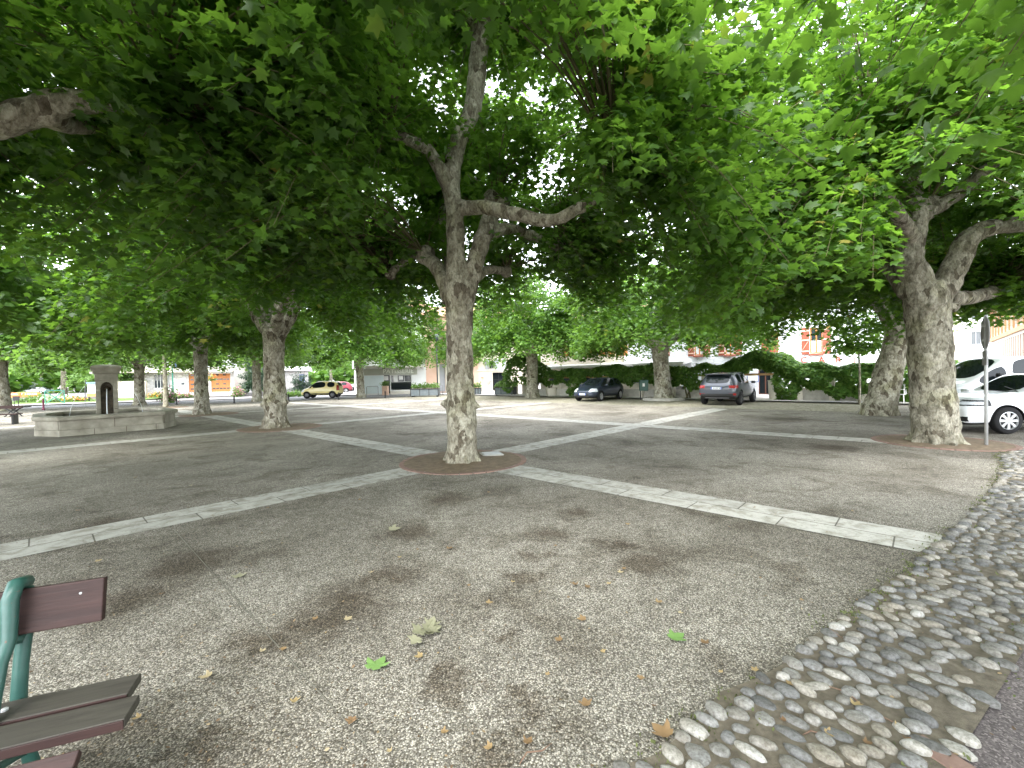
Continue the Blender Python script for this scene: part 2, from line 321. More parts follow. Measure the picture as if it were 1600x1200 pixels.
def thing(name, label, cat, loc=(0, 0, 0), rz=0, group=None):
    o = bpy.data.objects.new(name, None); o.empty_display_size = .2; col.objects.link(o); o.location = loc; o.rotation_euler = (0, 0, rz)
    return tag(o, label, cat, group)
def dup(o, loc=None, rz=None, label=None, parent=None, scale=None):
    c = o.copy(); col.objects.link(c)
    if parent: c.parent = parent
    if loc is not None: c.location = loc
    if rz is not None: c.rotation_euler = (0, 0, rz)
    if scale is not None: c.scale = scale
    if label: c['label'] = label
    for ch in list(o.children): dup(ch, parent=c)
    return c
def text(name, s, size, m, parent, loc, rot=(R(90), 0, 0), spacing=1.0, ext=.02):
    cu = bpy.data.curves.new(name, 'FONT'); cu.body = s; cu.size = size; cu.extrude = ext; cu.space_character = spacing; cu.align_x = 'CENTER'; cu.resolution_u = 3
    t = bpy.data.objects.new(name, cu); col.objects.link(t)
    dg = bpy.context.evaluated_depsgraph_get(); me = bpy.data.meshes.new_from_object(t.evaluated_get(dg)); bpy.data.objects.remove(t)
    o = bpy.data.objects.new(name, me); me.materials.clear(); me.materials.append(m); col.objects.link(o); o.parent = parent; o.location = loc; o.rotation_euler = rot
    return o

# ------------------------------------------------------------ leaves (numpy)
_o = [(0, 0), (.16, -.06), (.44, .06), (.36, .20), (.56, .36), (.66, .58), (.44, .56), (.28, .54), (.22, .74), (0, 1.02)]
_out = _o+[(-x, y) for x, y in _o[-2:0:-1]]
L_HI = (np.array([(0, .34, .05)]+[(x, y, -.22*abs(x)-.16*max(0, y-.4)) for x, y in _out]), [(0, 1+i, 1+(i+1) % len(_out)) for i in range(len(_out))])
_p = [(0, 0), (.48, .10), (.30, .28), (.58, .60), (.22, .60), (0, 1), (-.22, .60), (-.58, .60), (-.30, .28), (-.48, .10)]
L_MID = (np.array([(0, .34, .04)]+[(x, y, -.2*abs(x)) for x, y in _p]), [(0, 1+i, 1+(i+1) % len(_p)) for i in range(len(_p))])
L_LO = (np.array([(0, 0, 0), (.5, .3, -.12), (.28, .75, -.05), (0, 1, -.1), (-.28, .75, -.05), (-.5, .3, -.12)]), [(0, 1, 2, 3), (0, 3, 4, 5)])
L_OVAL = (np.array([(0, 0, 0), (.28, .35, -.05), (.2, .75, -.05), (0, 1, -.12), (-.2, .75, -.05), (-.28, .35, -.05)]), [(0, 1, 2, 3), (0, 3, 4, 5)])
def leaf_mesh(name, pos, az_, down, roll, size, tmpl, m, parent=None, lv=None, rng=None):
    V, F = tmpl; n = len(pos); nv = len(V)
    ca, sa = np.cos(az_), np.sin(az_); cd, sdn = np.cos(down), np.sin(down)
    Y = np.stack([ca*cd, sa*cd, -sdn], 1); X0 = np.stack([sa, -ca, 0*sa], 1); Z0 = np.cross(X0, Y)
    c, s = np.cos(roll)[:, None], np.sin(roll)[:, None]; X = X0*c+Z0*s; Z = -X0*s+Z0*c
    W = pos[:, None, :]+size[:, None, None]*(V[None, :, 0, None]*X[:, None, :]+V[None, :, 1, None]*Y[:, None, :]+V[None, :, 2, None]*Z[:, None, :])
    W = W.reshape(-1, 3).astype(np.float32)
    k = len(F[0]); nf = len(F); idx = (np.array(F)[None]+(np.arange(n)*nv)[:, None, None]).reshape(-1).astype(np.int32)
    me = bpy.data.meshes.new(name); me.vertices.add(n*nv); me.vertices.foreach_set('co', W.ravel())
    me.loops.add(len(idx)); me.loops.foreach_set('vertex_index', idx)
    me.polygons.add(n*nf); me.polygons.foreach_set('loop_start', np.arange(n*nf, dtype=np.int32)*k)
    me.update(calc_edges=True)
    if lv is None: lv = (rng or np.random.default_rng(1)).random(n)
    at = me.attributes.new('lv', 'FLOAT', 'POINT'); at.data.foreach_set('value', np.repeat(lv, nv).astype(np.float32))
    me.materials.append(m); o = bpy.data.objects.new(name, me); col.objects.link(o)
    if parent: o.parent = parent
    return o
def lump(p, k, ph):
    return (np.sin(p[:, 0]*k+ph)+np.sin(p[:, 1]*k*1.13+ph*2.1)+np.sin(p[:, 2]*k*1.31+ph*.7)+np.sin((p[:, 0]+p[:, 1])*k*.71+ph*1.7))/4
def crown(name, parent, seed, knobs, R0, zbot, zmid, ztop, shoots, per, size, tmpl, m, twigs=True, cx=0, cy=0, ry=None, keep=None, lo=-.25, tw_r=.011, ub=1.55):
    rng = np.random.default_rng(seed); K = np.array(knobs, float); T = []
    n_try = shoots*5
    a = rng.random(n_try)*2*np.pi; r = np.sqrt(rng.random(n_try))
    Rv = R0*(1+.10*np.sin(3*a+seed)+.07*np.sin(5*a+2*seed)+.05*np.sin(9*a+seed*3)); x = cx+r*Rv*np.cos(a); y = cy+r*Rv*np.sin(a)*((ry or R0)/R0)
    zb = zmid-(zmid-zbot)*r**1.3; zt = zmid+(ztop-zmid)*np.sqrt(np.clip(1-r**2.4, 0, 1))+.3
    u = rng.random(n_try)**ub; z = zb+(zt-zb)*u
    T = np.stack([x, y, z], 1); ok = lump(T, 2.1, seed)+rng.normal(0, .18, n_try) > lo
    if keep is not None: ok &= keep(T)
    T = T[ok][:shoots]; n = len(T)
    d = np.linalg.norm(T[:, None]-K[None], axis=2)+rng.random((n, len(K)))*1.4; S = K[np.argmin(d, 1)]
    dist = np.linalg.norm(T-S, axis=1)[:, None]
    C = S*.5+T*.5+np.array([0, 0, 1.])*dist*.42
    # leaves
    t = np.clip(rng.beta(1.8, 1.0, (n, per)), 0, 1)*1.0; t0 = np.clip(1-2.3/np.maximum(dist, .1), .12, .6); t = t0+(1-t0)*t
    t = t[:, :, None]; Pp = (1-t)**2*S[:, None]+2*t*(1-t)*C[:, None]+t**2*T[:, None]
    out = T-np.array([cx, cy, 0]); oa = np.arctan2(out[:, 1], out[:, 0])[:, None]
    az_ = (oa+rng.normal(0, 1.5, (n, per))).ravel()
    off = .13+.16*rng.random(n*per); pos = Pp.reshape(-1, 3)+rng.normal(0, .09, (n*per, 3))+np.stack([np.cos(az_)*off, np.sin(az_)*off, -.04-.06*rng.random(n*per)], 1)
    down = rng.normal(.42, .38, n*per); roll = rng.normal(0, .42, n*per)
    sz = size*(.55+.6*rng.random(n*per)); lvs = np.clip(rng.beta(2, 2.4, (n, per))*.8+rng.normal(.08, .13, n)[:, None], 0, 1).ravel()
    o = leaf_mesh(name, pos, az_, down, roll, sz, tmpl, m, parent, lvs)
    if twigs:
        mb = MB(); ts = np.linspace(0, 1, 6)[:, None]
        for i in range(n):
            pp = (1-ts)**2*S[i]+2*ts*(1-ts)*C[i]+ts**2*T[i]
            mb.tube([Vector(q) for q in pp], [tw_r*1.5, tw_r*1.3, tw_r, tw_r*.8, tw_r*.55, tw_r*.3], 4, False)
        mb.build('shoots', M['twig'], parent)
    return o
def smooth_path(pts, k=5):
    P_ = [Vector(p[:3]) for p in pts]; r_ = [p[3] for p in pts]; o = []; q = []
    for i in range(len(P_)-1):
        p0, p1, p2, p3 = P_[max(i-1, 0)], P_[i], P_[i+1], P_[min(i+2, len(P_)-1)]
        for j in range(k):
            t = j/k; o.append(.5*((2*p1)+(p2-p0)*t+(2*p0-5*p1+4*p2-p3)*t*t+(3*p1-p0-3*p2+p3)*t**3)); q.append(r_[i]*(1-t)+r_[i+1]*t)
    o.append(P_[-1]); q.append(r_[-1]); return o, q
tex = bpy.data.textures.new('bark_lumps', 'CLOUDS'); tex.noise_scale = .22; tex.noise_depth = 2
def trunk_mesh(name, parent, branches, m, voxel=.03, roots=None, knobs=(), disp=.05, seed=0, burls=()):
    mb = MB()
    for bi, b in enumerate(branches):
        pts, rad = smooth_path(b); mb.tube(pts, rad, 14, True, .03, seed+bi)
    rg = random.Random(seed)
    def blob(c, r):
        rings = []
        n = 8; pr = [(r*math.sin(math.pi*i/6), -r*math.cos(math.pi*i/6)) for i in range(1, 6)]
        mb.lathe([(max(a*(1+rg.uniform(-.15, .15)), .01), h) for a, h in pr], c, n)
    for k in knobs: blob(k[:3], k[3])
    for k in burls: blob(k[:3], k[3])
    if roots:
        cx_, cy_, r0, nr = roots
        for i in range(nr):
            a = 2*math.pi*(i+rg.uniform(-.3, .3))/nr; L = r0*rg.uniform(1.25, 1.75)
            c, s = math.cos(a), math.sin(a)
            mb.tube([(cx_+c*r0*.35, cy_+s*r0*.35, .62), (cx_+c*r0*.75, cy_+s*r0*.75, .26), (cx_+c*r0*1.05, cy_+s*r0*1.05, .07), (cx_+c*L, cy_+s*L, -.07)], [r0*.40, r0*.42, r0*.30, r0*.16], 8)
    o = mb.build(name, m, parent, True)
    rm = o.modifiers.new('r', 'REMESH'); rm.mode = 'VOXEL'; rm.voxel_size = voxel; rm.use_smooth_shade = True
    sm = o.modifiers.new('s', 'SMOOTH'); sm.iterations = 5; sm.factor = .5
    ds = o.modifiers.new('d', 'DISPLACE'); ds.texture = tex; ds.strength = disp; ds.mid_level = .5; ds.texture_coords = 'LOCAL'
    return o
# ------------------------------------------------------------ the ground
def sheet(name, poly, z, m, label, cat, sub=0):
    mb = MB(); mb.add([(p[0], p[1], 0) for p in poly], [tuple(range(len(poly)))])
    o = mb.build(name, m, loc=(0, 0, z))
    if o.data.polygons[0].normal.z < 0: o.data.flip_normals()
    return tag(o, label, cat, kind='structure')
sheet('ground', [(-300, -120), (300, -120), (300, 400), (-300, 400)], -.03, M['asphalt'], 'dark asphalt ground running out around the square', 'ground')
IN = [(-3.0, 1.9), (.2, 1.3), (1.75, .86), (2.9, .55), (4.4, .17), (5.75, -.1), (8.1, -.6), (10.7, -.93), (12.2, -1.0), (13.1, -1.35), (13.6, -2.6), (13.7, -8)]
OUTW = .66
plaza = [ST(s, t) for s, t in IN]+[ST(30, -8), ST(30, 2), ST(21.4, 2), ST(21.4, 34.5), ST(-2, 50), ST(-20, 50), ST(-20, 1.9)]
sheet('plaza_paving', plaza, 0, M['aggregate'], 'exposed pebble aggregate paving of the shaded square with damp brown stains', 'paving')
sheet('parking_strip', [ST(21.4, 2), ST(30, 2), ST(26.5, 34.5), ST(21.4, 34.5)], -.004, M['parking'], 'mossy stone setts of the parking strip before the creeper hedge', 'paving')
def band(t0s, along, a0, a1, label):
    mb = MB(); L = a1-a0
    mb.add([(0, -.35, 0), (L, -.35, 0), (L, .35, 0), (0, .35, 0)], [(0, 1, 2, 3)])
    o = mb.build('paving_band', M['slab'])
    if along == 's': o.location = ST(a0, t0s, .004); o.rotation_euler = (0, 0, TH)
    else: o.location = ST(t0s, a0, .0065); o.rotation_euler = (0, 0, TH+math.pi/2)
    tag(o, label, 'paving band', 'pale stone bands crossing the square', 'structure')
TA = [6.735, 16.91, 27.1]; SB = [5.676, 13.03]
band(TA[0], 's', -12, TA and 20.9, 'pale slab band passing under the central tree toward the parked cars')
band(TA[1], 's', -12, 21.3, 'pale slab band from the left edge past the fountain front')
band(TA[2], 's', -2, 21.3, 'farthest pale slab band running behind the fountain')
band(SB[0], 't', -.25, 33, 'pale slab band from the cobbled edge through the central tree to the fountain side')
band(SB[1], 't', .6, 36, 'pale slab band crossing the middle of the square to the right hand tree')
# joint
a, b = G(272, 828), G(572, 1165); mb = MB(); d = (b-a).normalized(); nrm = Vector((-d.y, d.x, 0))*.0035
mb.add([a-nrm, b-nrm, b+nrm, a+nrm], [(0, 1, 2, 3)]); j = mb.build('metal_joint', M['metal_line'], loc=(0, 0, .004)); tag(j, 'thin metal joint line set in the paving near the bench', 'joint', kind='structure')
# cobbled strip: bed plus cobbles in one mesh
def inner(k): return IN[k]
pts = []
for i in range(len(IN)-1):
    a, b = Vector(IN[i]), Vector(IN[i+1]); n_ = max(2, int((b-a).length/.25))
    pts += [a+(b-a)*j/n_ for j in range(n_)]
pts.append(Vector(IN[-1]))
for _ in range(3): pts = [pts[0]]+[(pts[i-1]+pts[i]*2+pts[i+1])/4 for i in range(1, len(pts)-1)]+[pts[-1]]
nor = []
for i in range(len(pts)):
    d = (pts[min(i+1, len(pts)-1)]-pts[max(i-1, 0)]).normalized(); nor.append(Vector((d.y, -d.x)))
W_ = .66
mb = MB(); n_ = len(pts); cols = 5
vs = []
for i in range(n_):
    for c in range(cols):
        q = pts[i]+nor[i]*((-.03+.025*math.sin(i*1.7)+.02*math.sin(i*4.1))*(1-c/(cols-1))+(W_+.04)*c/(cols-1)); vs.append(ST(q.x, q.y, .0))
fs = [(i*cols+c, i*cols+c+1, (i+1)*cols+c+1, (i+1)*cols+c) for i in range(n_-1) for c in range(cols-1)]
mb.add(vs, fs); o = mb.build('cobble_bed', M['cobbed'], loc=(0, 0, .009)); tag(o, 'sandy earth bed of the curved cobbled edging strip', 'ground', kind='structure')
lane = [ST(*(pts[i]+nor[i]*W_*.98)) for i in range(n_)]+[ST(30, -9), ST(30, -20), ST(-10, -20), ST(-10, 2)]
sheet('side_lane', lane, -.008, M['pinkish'], 'pinkish grey tarmac lane beyond the cobbled strip', 'lane')
# the cobbles
def cobbles():
    rg = random.Random(3); mb = MB(); lv = []
    cum = [0]
    for i in range(1, n_): cum.append(cum[-1]+(pts[i]-pts[i-1]).length)
    L = cum[-1]; s = 0.; row = 0
    while s < L-.05:
        step = rg.uniform(.074, .097)
        i = max(j for j in range(n_) if cum[j] <= s); i = min(i, n_-2); f = (s-cum[i])/max(cum[i+1]-cum[i], 1e-6)
        base = pts[i]*(1-f)+pts[i+1]*f; nn = nor[i]; x = rg.uniform(-.06, .02)
        while x < W_-.03:
            la = rg.uniform(.034, .070); lb = rg.uniform(.027, .046)
            q = base+nn*(x+la)+Vector((rg.uniform(-.012, .012), rg.uniform(-.014, .014)))
            p = ST(q.x, q.y, .0); ang = math.atan2(*(ST(nn.x, nn.y)).to_2d().yx)+rg.gauss(.1, .33)
            hgt = rg.uniform(.010, .028); ca, sa = math.cos(ang), math.sin(ang); nr = 10
            near = s < 7
            rr = [rg.uniform(.88, 1.12) for _ in range(nr)]
            prof = [(1.0, -.01), (1.0, hgt*.25), (.90, hgt*.62), (.66, hgt*.90), (.32, hgt*1.03)] if near else [(1.0, -.01), (.9, hgt*.6), (.5, hgt)]
            vs = []
            for r_, h in prof:
                for k in range(nr):
                    a = 2*math.pi*k/nr; u = la*r_*rr[k]*math.cos(a); v_ = lb*r_*rr[k]*math.sin(a)
                    vs.append((p.x+u*ca-v_*sa, p.y+u*sa+v_*ca, h+.009))
            vs.append((p.x, p.y, hgt*1.05+.009)); m_ = len(prof)
            fs = [(a*nr+k, a*nr+(k+1) % nr, (a+1)*nr+(k+1) % nr, (a+1)*nr+k) for a in range(m_-1) for k in range(nr)]
            fs += [((m_-1)*nr+k, (m_-1)*nr+(k+1) % nr, m_*nr) for k in range(nr)]
            if rg.random() > .05: mb.add(vs, fs); lv += [rg.random()]*len(vs)
            x += la*2+rg.uniform(.002, .022)
        s += step
    o = mb.build('cobble_strip', M['cobble'], smooth=True); at = o.data.attributes.new('lv', 'FLOAT', 'POINT'); at.data.foreach_set('value', lv)
    tag(o, 'rounded grey river cobbles set in a curving strip beside the paving', 'cobbles', kind='structure')
cobbles()
# moss and weeds along the strip's inner edge and between cobbles
def weeds():
    rng = np.random.default_rng(5); n = 8500; i = rng.integers(0, n_-1, n); p = np.array([[pts[k].x, pts[k].y] for k in i]); nn = np.array([[nor[k].x, nor[k].y] for k in i])
    o_ = np.where(rng.random(n) < .75, rng.normal(-.0, .025, n), rng.random(n)*W_); o_[rng.random(n) < .12] = W_+rng.normal(0, .03)
    q = p+nn*o_[:, None]+rng.normal(0, .05, (n, 2)); ok = (lump(np.c_[q, np.zeros(n)], 3.1, 2) > -.05); q = q[ok]
    pos = np.array([list(ST(a, b, .006)) for a, b in q]); m = len(pos)
    o = leaf_mesh('moss_and_weeds', pos, rng.random(m)*6.28, rng.normal(-.8, .4, m), rng.normal(0, .5, m), .010+.016*rng.random(m), L_OVAL, M['grass'], lv=rng.random(m))
    o.data.materials.clear(); o.data.materials.append(M['leaf_weed'])
    tag(o, 'low green moss and grass tufts along the cobble edge', 'weeds', kind='stuff')
M['leaf_weed'] = m_leaf('weed_leaf', [(0, (.07, .085, .025)), (1, (.15, .17, .06))], .2, (.2, .25, .06), .7)
weeds()
a = ST(2.35, -.05); bk = MB().box((0, 0, 0), (.11, .22, .05)).build('brick', M['brick'], bevel=.006, loc=G(1478, 1192, -.012)); bk.rotation_euler = (0, 0, R(20)); tag(bk, 'red brick let into the tarmac at the lower edge of the cobbles', 'brick')

def ring(cx, cy, r, label, wd=.095, dirt=True, seed=0):
    root = thing('tree_pit', label, 'tree pit', (cx, cy, 0), 0, 'brick ringed tree pits'); root['kind'] = 'structure'
    n = max(24, int(2*math.pi*r/.23)); mb = MB()
    for i in range(n):
        a0 = 2*math.pi*(i+.04)/n; a1 = 2*math.pi*(i+.96)/n; h = .016+.006*math.sin(i*7.3)
        poly = [(rr*math.cos(a), rr*math.sin(a)) for rr, a in ((r-wd, a0), (r, a0), (r, a1), (r-wd, a1))]; mb.prism(poly, -.02, h)
    mb.build('brick_edging', M['brick'], root, bevel=.004)
    rg = random.Random(seed); vs = [(0, 0, .05)]; m_ = 32
    for k, rr in enumerate((.35, .7, 1.0)):
        for j in range(m_): a = 2*math.pi*j/m_; vs.append((rr*(r-wd+.01)*math.cos(a), rr*(r-wd+.01)*math.sin(a), .045-.032*rr+rg.uniform(-.006, .006)))
    fs = [(0, 1+j, 1+(j+1) % m_) for j in range(m_)]+[(1+k*m_+j, 1+(k+1)*m_+j, 1+(k+1)*m_+(j+1) % m_, 1+k*m_+(j+1) % m_) for k in range(2) for j in range(m_)]
    MB().add(vs, fs).build('soil', M['dirt'], root, True)
    return root

# road, far pavement, lawn
U21 = Vector((math.cos(R(21)), math.sin(R(21)), 0)); V21 = Vector((-U21.y, U21.x, 0)); O21 = G(451, 626)
def UV(u, v, z=0): return O21+U21*u+V21*v+Vector((0, 0, z))
def uv_of(p): q = p-O21; return (q.dot(U21), q.dot(V21))
sheet('road', [UV(-60, .6), UV(9.5, .6), UV(42, .6), UV(42, 7.5), UV(-60, 7.5)], -.002, M['road'], 'pale grey street running behind the row of bollards', 'road')
sheet('far_pavement', [UV(-60, 7.5), UV(-2.5, 7.5), UV(-2.5, 10), UV(-60, 10)], .10, M['pavement'], 'light pavement along the far side of the street', 'pavement')
sheet('lawn', [UV(-60, 10), UV(-14, 10), UV(-14, 21), UV(-60, 21)], .11, M['grass'], 'green lawn before the low apartment house at left', 'lawn')
sheet('back_street', [UV(-2.4, 7.5), UV(3.2, 7.5), UV(0, 90), UV(-8, 90)], .001, M['road'], 'side street leading away between the willow and the pastry shop', 'road')
sheet('shop_pavement', [UV(3.3, 7.5), UV(30, 7.5), UV(30, 16), UV(3.3, 16)], .10, M['pavement'], 'light pavement in front of the pastry shop', 'pavement')
sheet('terrace_pavement', [ST(26.5, 36), ST(26.5, 2), ST(27.0, -22), ST(34, -22), ST(34, 36)], .08, M['pavement'], 'bright pavement below the creeper covered terrace', 'pavement')
# ------------------------------------------------------------ plane trees
def rel(px, py, D, base): return (P(px, py, D)-base)
def chain(base, D, lst, k=1.0):
    o = []
    for it in lst:
        px, py, w_ = it[:3]; dd = it[3] if len(it) > 3 else 0
        p = rel(px, py, D+dd, base); o.append((p.x, p.y, p.z, w_*(D+dd)/FPX/2*k))
    return o
GRP = 'plane trees shading the square'
# T1: the central tree
b1 = G(722, 722); D1 = b1.y
t1 = thing('plane_tree', 'mottled plane tree standing in the brick ring at the centre of the picture', 'tree', b1, 0, GRP)
ch = lambda l: chain(b1, D1, l)
tr1 = [[(0, 0, -.1, .30), (0, 0, .12, .285)]+ch([(722, 690, 46), (721, 640, 46), (719, 590, 43), (718, 540, 40), (718, 490, 42), (717, 455, 48), (713, 430, 34)]),
       ch([(716, 470, 40), (712, 424, 30), (711, 337, 27), (705, 285, 27), (717, 217, 26), (739, 169, 27), (747, 94, 28), (751, 50, 30), (750, 25, 44)]),
       ch([(722, 475, 38), (739, 424, 28, .1), (756, 367, 26, .25), (768, 335, 26, .5), (772, 318, 34, .7)]),
       ch([(708, 320, 24), (695, 280, 22, -.1), (669, 234, 19, -.25), (642, 221, 16, -.4), (611, 208, 16, -.5)]),
       ch([(716, 326, 24), (755, 324, 22, -.3), (805, 335, 21, -.7), (856, 345, 19, -1.0), (900, 328, 18, -1.2), (940, 300, 17, -1.3), (961, 262, 20, -1.3)]),
       ch([(752, 372, 22, .2), (790, 358, 17, .6), (819, 364, 16, .9), (875, 386, 14, 1.4)]),
       ch([(704, 470, 26, .1), (686, 424, 22, .4), (665, 399, 22, .7)]),
       ch([(680, 420, 14, .4), (655, 402, 12, .9), (642, 400, 11, 1.2), (610, 428, 12, 1.6)]),
       ch([(740, 440, 16, .2), (762, 422, 13, .8), (792, 424, 13, 1.4)]),
       ch([(708, 440, 20, .1), (700, 400, 16, 1.2), (690, 350, 14, 2.2), (700, 300, 16, 2.8)])]
kn1 = [c[-1][:3] for c in tr1[1:]]
kb1 = [(*c[-1][:3], c[-1][3]*1.25+.03) for c in tr1[1:]]
bur = [(*rel(699, 630, D1-.02, b1), .10), (*rel(692, 632, D1-.05, b1), .045), (*rel(742, 634, D1-.05, b1), .075), (*rel(748, 636, D1-.08, b1), .045), (*rel(735, 560, D1-.15, b1), .07), (*rel(708, 520, D1-.15, b1), .07)]
trunk_mesh('trunk', t1, tr1, M['bark'], .024, (0, 0, .27, 7), kb1, .055, 3, bur)
def corridor(X, Y, Z):      # the open view on to the central tree's limbs
    q = X/np.maximum(Y, .5); e = (Z-1.65)/np.maximum(Y, .5)
    return (q > -.30) & (q < .16) & (e < .93-.9*np.abs(q+.05))
def keep1(T):   # the crown stops at the opening at right; its front is open, so that the limbs show
    X, Y, Zz = T[:, 0]+b1.x, T[:, 1]+b1.y, T[:, 2]
    front = (Y < 8.1) & corridor(X, Y, Zz)
    return ~front & ~((T[:, 0]+b1.x > 4.1) & (T[:, 2] < 3.6)) & ~((T[:, 1] < -4.0) & (T[:, 2] < 4.4)) & ~((np.hypot(T[:, 0], T[:, 1]+.6) < 2.2) & (T[:, 2] < 3.6))
crown('crown', t1, 11, kn1, 5.4, 2.7, 4.5, 11.8, 1200, 88, .155, L_MID, M['leaf'], keep=keep1, lo=-1.3, cy=-.1, ub=1.0)
# R1: the large tree on the right
bR = G(1462, 692); DR = bR.y
t2 = thing('plane_tree', 'thick forked plane tree beside the round sign on the right', 'tree', bR, 0, GRP)
ch = lambda l: chain(bR, DR, l, .80)
trR = [[(0, 0, -.1, .45), (0, 0, .15, .42)]+ch([(1460, 650, 72), (1456, 600, 70), (1453, 550, 68), (1450, 500, 68), (1447, 465, 74), (1440, 445, 60)]),
       ch([(1440, 470, 56), (1430, 430, 52), (1420, 405, 46), (1427, 370, 42), (1434, 333, 38), (1450, 318, 26, .1)]),
       ch([(1438, 340, 30), (1463, 325, 26), (1500, 300, 24, -.2), (1530, 274, 22, -.4), (1568, 244, 20, -.6)]),
       ch([(1455, 470, 56), (1474, 447, 48), (1494, 413, 42, -.1), (1513, 373, 38, -.2), (1545, 357, 32, -.3), (1600, 350, 30, -.5), (1650, 345, 28, -.7)]),
       ch([(1420, 460, 34, .1), (1395, 425, 26, .5), (1367, 407, 22, .9), (1330, 395, 20, 1.3)]),
       ch([(1480, 465, 34, .2), (1517, 465, 26, .8), (1560, 452, 24, 1.4)]),
       ch([(1430, 380, 30), (1400, 330, 26, -.8), (1370, 290, 24, -1.5)]),
       ch([(1434, 335, 34), (1425, 290, 28, .4), (1430, 240, 26, .8)])]
knR = [c[-1][:3] for c in trR[1:]]
trunk_mesh('trunk', t2, trR, M['bark_grey'], .028, (0, 0, .36, 8), [(*c[-1][:3], c[-1][3]*1.2+.02) for c in trR[1:]], .06, 5, [(*rel(1490, 480, DR-.1, bR), .12), (*rel(1455, 478, DR-.35, bR), .08)])
def keepR(T):
    X, Y = T[:, 0]+bR.x, np.maximum(T[:, 1]+bR.y, .5); q = X/Y; e = (T[:, 2]-1.65)/Y
    return ~((Y < 9.7) & (q > .84) & (q < 1.2) & (e < .46)) & ~((T[:, 1]+bR.y < 7.5) & (T[:, 2] < 4.4) & (T[:, 0] > -2)) & ~((np.hypot(T[:, 0], T[:, 1]) < 2.4) & (T[:, 2] < 3.7))
crown('crown', t2, 23, knR, 5.5, 2.5, 4.2, 10.6, 1050, 84, .16, L_MID, M['leaf'], keep=keepR, lo=-.65, cx=-.3)
# T2
b2 = G(431, 669); D2 = b2.y
t3 = thing('plane_tree', 'burled plane tree with spreading roots to the right of the stone fountain', 'tree', b2, 0, GRP)
ch = lambda l: chain(b2, D2, l, .92)
tr2 = [[(0, 0, -.1, .42), (0, 0, .15, .40)]+ch([(431, 645, 34), (430, 622, 38), (429, 595, 33), (428, 560, 32), (428, 530, 34), (428, 515, 38)]),
       ch([(424, 525, 24), (402, 496, 19), (381, 464, 16, -.3), (346, 446, 14, -.8), (311, 432, 13, -1.3)]),
       ch([(430, 520, 22), (434, 490, 17), (437, 455, 15, -.3), (430, 400, 15, -.6)]),
       ch([(434, 525, 24), (454, 496, 19), (466, 474, 17, .3), (500, 440, 14, .8)]),
       ch([(428, 520, 20), (440, 480, 16, -1), (470, 440, 14, -2.2)]), ch([(428, 520, 20), (415, 480, 16, 1), (395, 440, 14, 2.4)])]
kn2 = [c[-1][:3] for c in tr2[1:]]
trunk_mesh('trunk', t3, tr2, M['bark_flaky'], .035, (0, 0, .36, 9), [(*c[-1][:3], c[-1][3]*1.2+.02) for c in tr2[1:]], .07, 8, [(*rel(413, 632, D2-.1, b2), .13), (*rel(446, 628, D2-.1, b2), .12), (*rel(409, 633, D2-.1, b2), .05)])
crown('crown', t3, 31, kn2, 5.6, 2.6, 4.3, 10.6, 720, 76, .17, L_MID, M['leaf'], keep=lambda T: ~((np.hypot(T[:, 0], T[:, 1]) < 2.2) & (T[:, 2] < 3.6)) & ~((T[:, 1] < .2) & ((T[:, 0]+b2.x)/(T[:, 1]+b2.y) > -.70) & ((T[:, 0]+b2.x)/(T[:, 1]+b2.y) < -.46) & ((T[:, 2]-1.65)/(T[:, 1]+b2.y) < .19)), lo=-.65)
# the tree just outside the left edge, its limb reaching in above
bL = Vector((-6.6, 3.3, 0)); t4 = thing('plane_tree', 'plane tree beyond the left edge whose knobbed limb reaches in at upper left', 'tree', bL, 0, GRP)
chl = lambda l: [(*(P(x, y, D)-bL), w_*D/FPX/2) for x, y, w_, D in l]
trL = [[(0, 0, -.1, .4), (0, 0, .5, .34), (0, 0, 1.8, .30), (0, 0, 3.2, .32)],
       [(0, 0, 3.0, .24), (.6, .4, 3.9, .2)]+chl([(-160, 205, 44, 4.4), (-40, 200, 44, 4.6), (40, 180, 44, 4.8), (90, 160, 42, 4.9), (130, 160, 34, 5.0), (200, 160, 30, 5.1), (245, 165, 30, 5.2), (262, 182, 26, 5.2)]),
       chl([(70, 178, 36, 4.85), (110, 195, 26, 5.2), (160, 195, 24, 5.6), (200, 208, 24, 5.9)]),
       [(0, 0, 3.0, .22), (-.8, 1.2, 4.4, .16), (-1.2, 2.4, 5.2, .14)], [(0, 0, 3.0, .22), (.9, -1.2, 4.6, .16), (1.4, -2.0, 5.2, .14)], [(0, 0, 3, .22), (.2, .6, 4.9, .16), (.6, 2.0, 6.0, .14)]]
knL = [c[-1][:3] for c in trL[1:]]
trunk_mesh('trunk', t4, trL, M['bark'], .03, None, [(*c[-1][:3], c[-1][3]*1.25+.02) for c in trL[1:]], .05, 12)
def keepL(T): return ~((T[:, 1]+bL.y < 8.4) & corridor(T[:, 0]+bL.x, T[:, 1]+bL.y, T[:, 2])) & ~((T[:, 0]+bL.x > -3.6) & (T[:, 1]+bL.y < 5) & (T[:, 2] < 4.5)) & ~((T[:, 1]+bL.y < 4.2) & (T[:, 2] < 4.3))
crown('crown', t4, 41, knL, 6.3, 3.4, 4.7, 9, 900, 84, .158, L_MID, M['leaf'], keep=keepL, lo=-.65, cx=.4, cy=.8)
